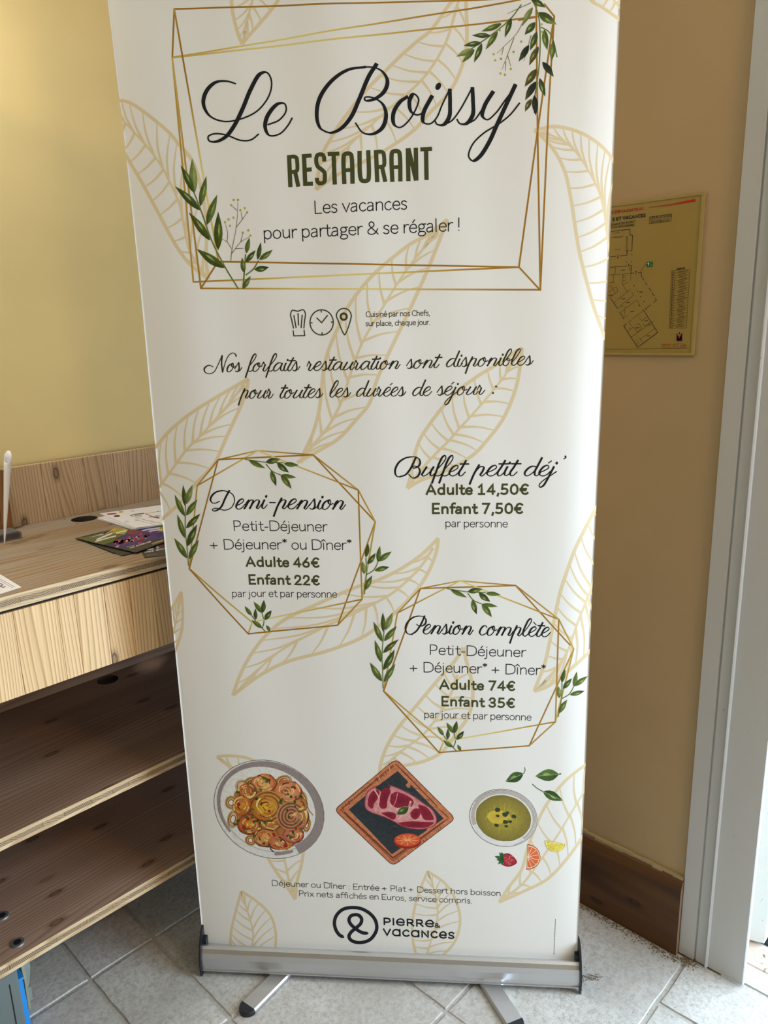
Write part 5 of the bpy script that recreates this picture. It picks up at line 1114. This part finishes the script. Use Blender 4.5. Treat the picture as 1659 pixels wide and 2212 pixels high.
def pdraw(p):
    th = [[(165, 592), (382, 566), (382, 636), (412, 638), (404, 818), (388, 818)], [(155, 888), (218, 880)], [(262, 880), (346, 872), (348, 822), (333, 822)], [(150, 1012), (350, 995)], [(386, 992), (398, 990), (394, 1080), (430, 1078)], [(476, 1078), (515, 1072), (512, 1108), (548, 1165)], [(562, 1190), (584, 1222)], [(602, 1250), (630, 1290)], [(640, 1305), (665, 1348)], [(676, 1370), (692, 1392), (656, 1425)], [(625, 1448), (580, 1482)],
          [(158, 1372), (236, 1492)], [(262, 1536), (310, 1614)], [(535, 1502), (706, 1768), (470, 1946), (310, 1694), (344, 1668)]]
    for q in th: p.stroke(TE(q), 1.05, (28, 22, 48), False)
    for q in ([(185, 605), (185, 622)], [(205, 614), (270, 608)], [(240, 590), (240, 610)], [(296, 580), (292, 608)], [(165, 662), (310, 650)], [(195, 668), (285, 660)], [(292, 632), (292, 655)], [(330, 655), (355, 650), (350, 818), (336, 820), (342, 655)], [(200, 808), (280, 798)], [(212, 1010), (208, 1096)], [(145, 1100), (395, 1082)], [(192, 1102), (188, 1188)], [(140, 1192), (208, 1186)], [(300, 1092), (294, 1210), (362, 1184)], [(300, 1112), (335, 1108)], [(300, 1135), (335, 1131)], [(300, 1165), (330, 1160)], [(392, 1082), (388, 1168)], [(294, 1210), (350, 1300), (386, 1270)], [(135, 1250), (165, 1222), (172, 1258), (228, 1240), (240, 1290), (140, 1372)], [(140, 1300), (190, 1270), (210, 1310)], [(195, 1422), (225, 1398)], [(240, 1388), (350, 1302)], [(236, 1490), (425, 1335), (402, 1298)], [(280, 1448), (298, 1475)], [(272, 1538), (325, 1500)], [(340, 1488), (460, 1390), (505, 1465)], [(330, 1458), (310, 1600), (355, 1572)], [(410, 1612), (545, 1512)], [(372, 1650), (400, 1700)], [(362, 1652), (402, 1625)], [(490, 1600), (518, 1640), (582, 1585)], [(530, 1658), (552, 1698), (622, 1650)], [(600, 1665), (618, 1700)], [(355, 1762), (425, 1705), (465, 1765), (520, 1722), (488, 1665), (445, 1690)], [(395, 1828), (668, 1630)], [(500, 1850), (660, 1732)], [(488, 1832), (530, 1890)], [(430, 1880), (470, 1852)], [(450, 1900), (490, 1875)], [(460, 1918), (495, 1898)], [(576, 985), (556, 982), (500, 1068)], [(98, 1968), (1050, 1953)], [(655, 1710), (672, 1735)], [(620, 1690), (645, 1680)]):
        p.stroke(TE(q), .55, (52, 40, 30), False)
    for q in ([(404, 855), (404, 872)], [(402, 940), (402, 955)], [(342, 940), (342, 955)], [(240, 860), (240, 905)], [(368, 970), (368, 1010)], [(452, 1052), (452, 1100)], [(558, 1478), (575, 1505)]): p.stroke(TE(q), .9, (30, 26, 30), False)
    for x, y in ((240, 900), (368, 975), (452, 1060), (574, 1502), (360, 816), (382, 1020), (382, 1042), (430, 1225), (470, 1288), (510, 1350), (548, 1412), (488, 1455), (378, 1720)): a = TE([(x, y)])[0]; p.ell(a[0], a[1], 1.2, 1.3, 0, (90, 24, 20) if x in (360, 382, 488, 378) else (28, 24, 30), 2, rings=1, k=6)
    for x, y in ((305, 1380), (362, 1423), (410, 1528), (512, 1300), (300, 1046), (470, 1718), (572, 1636), (598, 1812), (155, 1338)): p.stroke(TE([(x-22, y), (x+22, y-3)]), 2.0, (98, 88, 34), False)
def pleg(p):
    def row(t): return ((866-t*28, 1052+t*672), (1080-t*40, 1036+t*680))
    for k in range(24):
        a, b = row(k/23); p.stroke(TE([a, b]), .5, (40, 30, 24), False)
        if k < 23:
            m0 = (a[0]+62+12, a[1]+13); p.stroke(TE([(m0[0]+(k*37 % 29), m0[1]), (b[0]-22-(k*23 % 31), b[1]+14)]), 1.1, (70, 56, 30), False, w1=1.0); z = TE([(a[0]+18, a[1]+15)])[0]
            p.ell(z[0], z[1], 1.6, 1.4, 0, (110, 28, 30) if k in (4, 5, 8, 21) else (36, 44, 36), 2, rings=1, k=6)
    for dx0, dx1 in ((0, 0), (40, 40), (214, 202)): p.stroke(TE([(866+dx0, 1052-dx0*.075), (838+dx1, 1724-dx1*.04)]), .5, (40, 30, 24), False)
planprint(pdraw, 'floor_plan_print', 'line drawing of the building'); planprint(pleg, 'legend_print', 'narrow legend table')

# ------------------------------------------------------------------ things on the worktop
ZT = 0.9902
class FlatSurf:
    clip = False
    def __init__(s, z): s.z = z
    def at(s, x, y, off, shift=(0, 0)): P = onz(x, y, s.z); return Vector((P.x, P.y, s.z+off))
def sheet_px(name, corners, z, th, mtl, curl=0.0):
    """sheet of paper from its four px corners lying at height z"""
    P = [onz(x, y, z) for x, y in corners]
    bm = bmesh.new(); n = 8; g = {}
    for k in (0, 1):
        for i in range(n+1):
            for j in range(n+1):
                a, b = i/n, j/n
                q = P[0]*(1-a)*(1-b)+P[1]*a*(1-b)+P[2]*a*b+P[3]*(1-a)*b
                g[k, i, j] = bm.verts.new((q.x, q.y, z-th*k+curl*(a*(1-a)*2)*0))
    for i in range(n):
        for j in range(n):
            bm.faces.new((g[0, i, j], g[0, i+1, j], g[0, i+1, j+1], g[0, i, j+1])); bm.faces.new((g[1, i, j+1], g[1, i+1, j+1], g[1, i+1, j], g[1, i, j]))
    for i in range(n):
        bm.faces.new((g[0, i, 0], g[1, i, 0], g[1, i+1, 0], g[0, i+1, 0])); bm.faces.new((g[0, i+1, n], g[1, i+1, n], g[1, i, n], g[0, i, n]))
        bm.faces.new((g[0, 0, i+1], g[1, 0, i+1], g[1, 0, i], g[0, 0, i])); bm.faces.new((g[0, n, i], g[1, n, i], g[1, n, i+1], g[0, n, i+1]))
    bmesh.ops.recalc_face_normals(bm, faces=bm.faces[:])
    return obj(name, bm, mtl)
M_PAPER = mat('white_paper', (0.84, 0.85, 0.90), 0.5); M_CARD = mat('black_card', (0.018, 0.018, 0.022), 0.3); M_CREAM = mat('cream_paper', (0.62, 0.57, 0.48), 0.6)
def flat_print(par, z, fn, label=None, name='cover_print'):
    pr = Print(FlatSurf(z+0.0001)); fn(pr); o = pr.build(name, M_INK, par, 0)
    if label: o['label'] = label
    return o
TF = crop(7.541, 150, 1060)
UPF = (-0.55, -0.55)
# white menu cards: three below, one on top
zz = ZT
for i, (c, z_, mt_) in enumerate((([(208, 1120.5), (285, 1142.5), (420, 1128), (350, 1105)], ZT+0.0012, M_CREAM), ([(211, 1118), (288, 1143), (420, 1125), (352, 1098)], ZT+0.0044, M_PAPER), ([(218.5, 1116), (292, 1142), (420, 1122), (350, 1094)], ZT+0.0076, M_PAPER))):
    # each rests on a thin stack of the same cards
    o = sheet_px('menu_card', c, z_, 0.0011 if i == 0 else 0.0030, mt_); tag(o, ['cream card at the bottom of the white card pile on the counter', 'white card above the cream one in the pile on the counter', 'white card just under the printed top card of the pile'][i], 'card', 'pile of menu cards on the counter')
top = sheet_px('menu_card', [(215, 1109), (293, 1140), (430, 1122), (350, 1090.5)], ZT+0.0096, 0.0012, M_PAPER)
tag(top, 'white menu card with small food drawings, topmost of its pile on the counter', 'card', 'pile of menu cards on the counter')
def menu(p):
    for x, y, rx, ry, c in ((690, 377, 85, 12, (150, 60, 44)), (773, 413, 52, 16, (110, 44, 40)), (838, 345, 38, 15, (206, 176, 60)), (1445, 338, 20, 6, (130, 60, 50))): q = TF([(x, y)])[0]; p.ell(q[0], q[1], rx/7.5, ry/7.5, -4, c, 1, rings=1)
    p.stroke(TF([(990, 405), (1070, 385), (1220, 368)]), 1.6, (60, 70, 60), True); p.stroke(TF([(1000, 410), (1250, 480), (1500, 535)]), .7, (90, 90, 100), False); p.stroke(TF([(1050, 400), (1500, 330)]), .6, (150, 130, 80), False); p.stroke(TF([(1060, 470), (1400, 550)]), .5, (160, 150, 130), False)
    p.stroke(TF([(1240, 378), (1300, 395), (1330, 415), (1370, 430), (1460, 440)]), 2.2, (186, 140, 150), True); p.stroke(TF([(1290, 430), (1380, 425), (1470, 450)]), 1.8, (186, 140, 150), True); p.stroke(TF([(1400, 410), (1480, 412)]), 1.2, (60, 50, 60), True); p.stroke(TF([(1065, 408), (1180, 412)]), 1.4, (120, 110, 120), True)
    for x, y in ((1030, 330), (930, 505), (1100, 480)): q = TF([(x, y)])[0]; p.ell(q[0], q[1], 5, 2, -5, (214, 216, 222), 1, rings=1)
flat_print(top, ZT+0.0096, menu, 'small food drawings and script')
# folded flyers: dark stack on the left, one fanned on the right, the top one bright
fl = [([(168, 1164.5), (245, 1196), (300, 1184), (235, 1158)], ZT+0.0008, 'dark flyer at the bottom left of the flyer fan on the counter'),
      ([(163.5, 1163), (263, 1200), (318, 1188), (240, 1150)], ZT+0.0020, 'dark flyer second from the bottom of the flyer fan'),
      ([(305.5, 1192), (312.5, 1204.5), (420, 1193), (400, 1160)], ZT+0.0012, 'black flyer with white slogan peeking out at the counter edge, right of the fan')]
for i, (c, z_, lb) in enumerate(fl): o = sheet_px('flyer', c, z_, 0.0007, M_CARD); tag(o, lb, 'flyer', 'fan of flyers on the counter')
def fly3(p):
    sans(p, 'Vivez', (311, 1190), (332, 1186.5), 3.6, .9, (225, 225, 230), up=(-.25, -.97)); sans(p, 'vos émotions', (312.5, 1194.5), (392, 1180), 3.6, .9, (225, 225, 230), up=(-.25, -.97)); p.stroke([(317, 1200), (338, 1196.5)], .8, (150, 150, 155), False)
    for x, y, c in ((352, 1172, (190, 30, 44)), (346, 1180, (120, 24, 34)), (336, 1178, (80, 80, 90)), (341, 1182, (150, 150, 160))): p.ell(x, y, 4, 3, 0, c, 1, rings=1, k=8)
flat_print(o, ZT+0.0012, fly3, 'white slogan')
M_PURP = mat('flyer_photo_purple', (0.055, 0.035, 0.07), 0.25)
t2 = sheet_px('flyer', [(280, 1146), (310, 1170), (430, 1160), (352, 1132)], ZT+0.0030, 0.0006, M_CARD)
tag(t2, 'colourful sports flyer behind the topmost one, its head printed yellow', 'flyer', 'fan of flyers on the counter')
def fly2(p):
    p.fill([(280, 1146), (300, 1138), (352, 1133.5), (372, 1140), (372, 1160), (310, 1165)], (58, 46, 110), 1, False, 2); p.fill([(330, 1137), (352, 1133), (372, 1140), (372, 1150), (345, 1148)], (150, 146, 50), 2, False, 1); p.stroke([(330, 1137.5), (352, 1133.4)], 3, (214, 160, 50), False, 3)
    p.stroke([(300, 1149), (316, 1144), (345, 1140)], 3.2, (196, 190, 220), False, 3); p.stroke([(306, 1152), (330, 1146), (350, 1144)], 2.6, (206, 200, 226), False, 3)
    for k in range(24): p.ell(random.uniform(300, 356), random.uniform(1148, 1162), random.uniform(2, 5), random.uniform(1, 2), -15, random.choice(((110, 100, 170), (70, 60, 130), (150, 150, 190), (40, 36, 80), (150, 60, 70))), 4, rings=1, k=7)
flat_print(t2, ZT+0.0030, fly2, 'purple and yellow photo cover')
t1 = sheet_px('flyer', [(162, 1162.5), (293, 1193.5), (360, 1169), (250, 1141)], ZT+0.0044, 0.0007, M_CARD)
tag(t1, 'topmost sports flyer of the fan, green and violet photo with white slogan', 'flyer', 'fan of flyers on the counter')
def fly1(p):
    F = TF
    p.fill(F([(110, 770), (330, 740), (740, 612), (960, 630), (900, 715), (560, 870), (420, 855)]), (92, 96, 60), 1, False, 2, cin=(110, 110, 62)); p.fill(F([(740, 612), (960, 628), (900, 715), (690, 690)]), (160, 156, 60), 2, False, 1); p.fill(F([(540, 700), (740, 612), (790, 612), (580, 712)]), (206, 160, 60), 3, False, 1); p.fill(F([(330, 760), (540, 700), (700, 625), (735, 612), (560, 712), (380, 752)]), (186, 190, 200), 3, False, 1)
    p.fill(F([(640, 880), (900, 715), (960, 630), (1180, 650), (1420, 720), (1520, 800), (1340, 800), (1080, 880), (850, 930)]), (66, 52, 108), 2, False, 3, cin=(90, 62, 120)); p.fill(F([(950, 640), (1080, 640), (1200, 665), (1050, 720), (930, 700)]), (120, 60, 66), 3, False, 1)
    p.fill(F([(500, 870), (600, 800), (740, 790), (700, 830), (560, 880)]), (86, 104, 40), 3, False, 1)
    for k in range(60):
        t = random.random(); x, y = 720+t*560+random.gauss(0, 30), 850-t*110+random.gauss(0, 28)
        q = F([(x, y)])[0]; p.ell(q[0], q[1], random.uniform(2, 6), random.uniform(.8, 2.2), random.uniform(-50, 10), random.choice(((176, 42, 36), (196, 60, 44), (140, 30, 40), (60, 50, 100), (206, 196, 190), (40, 44, 70), (110, 150, 110))), 4, rings=1, k=7)
    for a, b, s in (((440, 800), (700, 690), 3.4), ((420, 830), (760, 735), 2.6)): p.stroke(F([a, ((a[0]+b[0])/2+8, (a[1]+b[1])/2-4), b]), s, (214, 210, 214), True, 5)
    p.stroke(F([(760, 695), (840, 668), (930, 650)]), 2.8, (214, 214, 190), False, 5)
    sans(p, 'Vivez', *F([(935, 925), (1070, 885)]), 3.4, .85, (225, 225, 230), up=(-.4, -.9)); sans(p, 'vos émotions!', *F([(985, 945), (1330, 835)]), 3.4, .85, (225, 225, 230), up=(-.4, -.9))
    p.stroke(F([(1080, 950), (1190, 920)]), .7, (140, 90, 90), False, 5); p.stroke(F([(1340, 862), (1530, 800)]), 1.0, (214, 190, 90), False, 5); p.stroke(F([(1350, 876), (1530, 815)]), .6, (200, 200, 200), False, 5)
flat_print(t1, ZT+0.0044, fly1, 'photo of a crowd with white slogan')
# sheet at the left edge of the view
s_ = sheet_px('paper_sheet', [(46, 1268), (-40, 1295), (-130, 1240), (-30, 1222)], ZT+0.0012, 0.0009, M_PAPER)
tag(s_, 'white printed sheet at the front left edge of the counter', 'paper')
def shp(p):
    p.stroke([(-10, 1245), (32, 1268)], .9, (120, 122, 140), False); p.stroke([(-12, 1248), (28, 1270)], .7, (120, 122, 140), False)
    p.stroke([(-6, 1261), (4, 1261.5), (6, 1263.5), (0, 1266)], 1.5, (20, 22, 40), True); p.stroke([(0, 1266), (6, 1268.5), (12, 1267)], 1.6, (20, 22, 40), True); p.stroke([(-14, 1266), (-4, 1264)], 1.4, (20, 22, 40), True)
flat_print(s_, ZT+0.0012, shp, 'dark handwriting and ruled lines', name='handwriting')
# white paper rolled to a cone, standing on its point
Pb = onz(9.5, 1176, ZT); top_c = ony(16.5, 987, Pb.y+0.0)
rt = 0.0093
bm = bmesh.new(); K, R_ = 26, 22
for k in range(R_+1):
    t = k/R_; cen = Pb+(top_c-Pb)*t; r = 0.0010+(rt-0.0010)*t**0.75
    row = []
    for i in range(K+1):
        a = math.radians(-150+ i*(395/K)); rr_ = r*(1-0.13*i/K)
        lift = (0.014*math.cos(a-0.77) if k == R_ else (0.006*math.cos(a-0.77) if k == R_-1 else 0))
        row.append(bm.verts.new(cen+Vector((rr_*math.cos(a), rr_*math.sin(a), lift))))
    if k:
        for i in range(K): bm.faces.new((prev[i], prev[i+1], row[i+1], row[i]))
    prev = row
me_ = bpy.data.meshes.new('paper_cone'); bm.to_mesh(me_); bm.free()
pc = obj('paper_cone', me_, M_PAPER, smooth=True); md = pc.modifiers.new('thickness', 'SOLIDIFY'); md.thickness = 0.0005
tag(pc, 'white paper rolled into a narrow cone, standing at the left end of the counter', 'paper')
# grey rounded box and black box
def rounded_box(name, x0, x1, y0, y1, z0, z1, r, mtl, par):
    pts = []
    for cx_, cz_, a0 in ((x1-r, z1-r, 0), (x0+r, z1-r, 90), (x0+r, z0+r, 180), (x1-r, z0+r, 270)):
        for k in range(7): a = math.radians(a0+k*15); pts.append((cx_+r*math.cos(a), cz_+r*math.sin(a)))
    return prism(name, pts, lambda a, b, t: Vector((a, y0+t*(y1-y0), b)), mtl, par)
gb = tag(empty('payment_terminal', (0.64, 1.9, ZT)), 'low grey rounded plastic box lying behind the paper cone', 'device')
pa, pb_ = onz(50, 1162, ZT), onz(12, 1168, ZT)
gx1, gx0 = pa.x-0.002, pb_.x-0.03; gy0 = pa.y
rounded_box('body', gx0, gx1, gy0, gy0+0.052, ZT, ZT+0.020, 0.0085, mat('grey_plastic', (0.15, 0.15, 0.155), 0.45), gb)
rounded_box('front_recess', gx0+0.004, gx1-0.005, gy0-0.0006, gy0+0.002, ZT+0.003, ZT+0.0165, 0.006, mat('darker_grey_plastic', (0.06, 0.055, 0.055), 0.5), gb)
bb_ = tag(box('black_box', gx0-0.04, gx0-0.002, gy0-0.004, gy0+0.05, ZT, ZT+0.021, M_BLACK, None, 0.002), 'small black box to the left of the grey plastic box', 'box')

# ------------------------------------------------------------------ things under the lowest shelf
cb = tag(empty('storage_case', (0.36, 1.60, 0)), 'grey-green hard case under the lowest shelf at the bottom left corner', 'case')
M_GG = paint('grey_green_plastic', (0.135, 0.165, 0.165), 0.15)
box('body', 0.30, 0.392, 1.50, 1.545, 0.002, 0.176, M_GG, cb, 0.004)
box('seam', 0.372, 0.3735, 1.4985, 1.5012, 0.004, 0.15, M_GAP, cb)
cr = tag(empty('blue_crate', (0.40, 1.58, 0)), 'bright blue plastic crate beside the grey-green case', 'crate')
M_BLUE = mat('blue_plastic', (0.02, 0.26, 0.72), 0.35)
prism('wall', [(0.3925, 0.002), (0.3925, 0.135), (0.3990, 0.135), (0.4035, 0.125), (0.4035, 0.012), (0.410, 0.002)], lambda a, b, t: Vector((a, 1.515+t*0.10, b)), M_BLUE, cr)
for k in range(3): box('rib', 0.4036, 0.4085, 1.530+k*0.028, 1.536+k*0.028, 0.004, 0.075-k*0.012, M_BLUE, cr, 0.001)
box('rim', 0.3925, 0.4065, 1.513, 1.617, 0.130, 0.136, M_BLUE, cr, 0.001)
fb = tag(empty('padded_board', (0.43, 1.61, 0)), 'upright board with beige edge and pale grey-green padding', 'board')
prism('edge_strip', [(1.560, 0.006), (1.556, 0.09), (1.575, 0.172), (1.600, 0.180), (1.64, 0.180), (1.64, 0.006)], lambda a, b, t: Vector((0.417+t*0.005, a, b)), mat('beige_board', (0.33, 0.29, 0.185), 0.6), fb)
M_PAD = paint('grey_green_foam', (0.22, 0.28, 0.265), 0.2)
prism('padding', [(1.575, 0.05), (1.572, 0.10), (1.590, 0.178), (1.66, 0.178), (1.66, 0.05)], lambda a, b, t: Vector((0.4222+t*0.016*(1 if b > 0.06 else 0.5), a, b)), M_PAD, fb)
prism('padding', [(1.580, 0.006), (1.577, 0.046), (1.65, 0.046), (1.65, 0.006)], lambda a, b, t: Vector((0.4222+t*0.012, a, b)), M_PAD, fb)
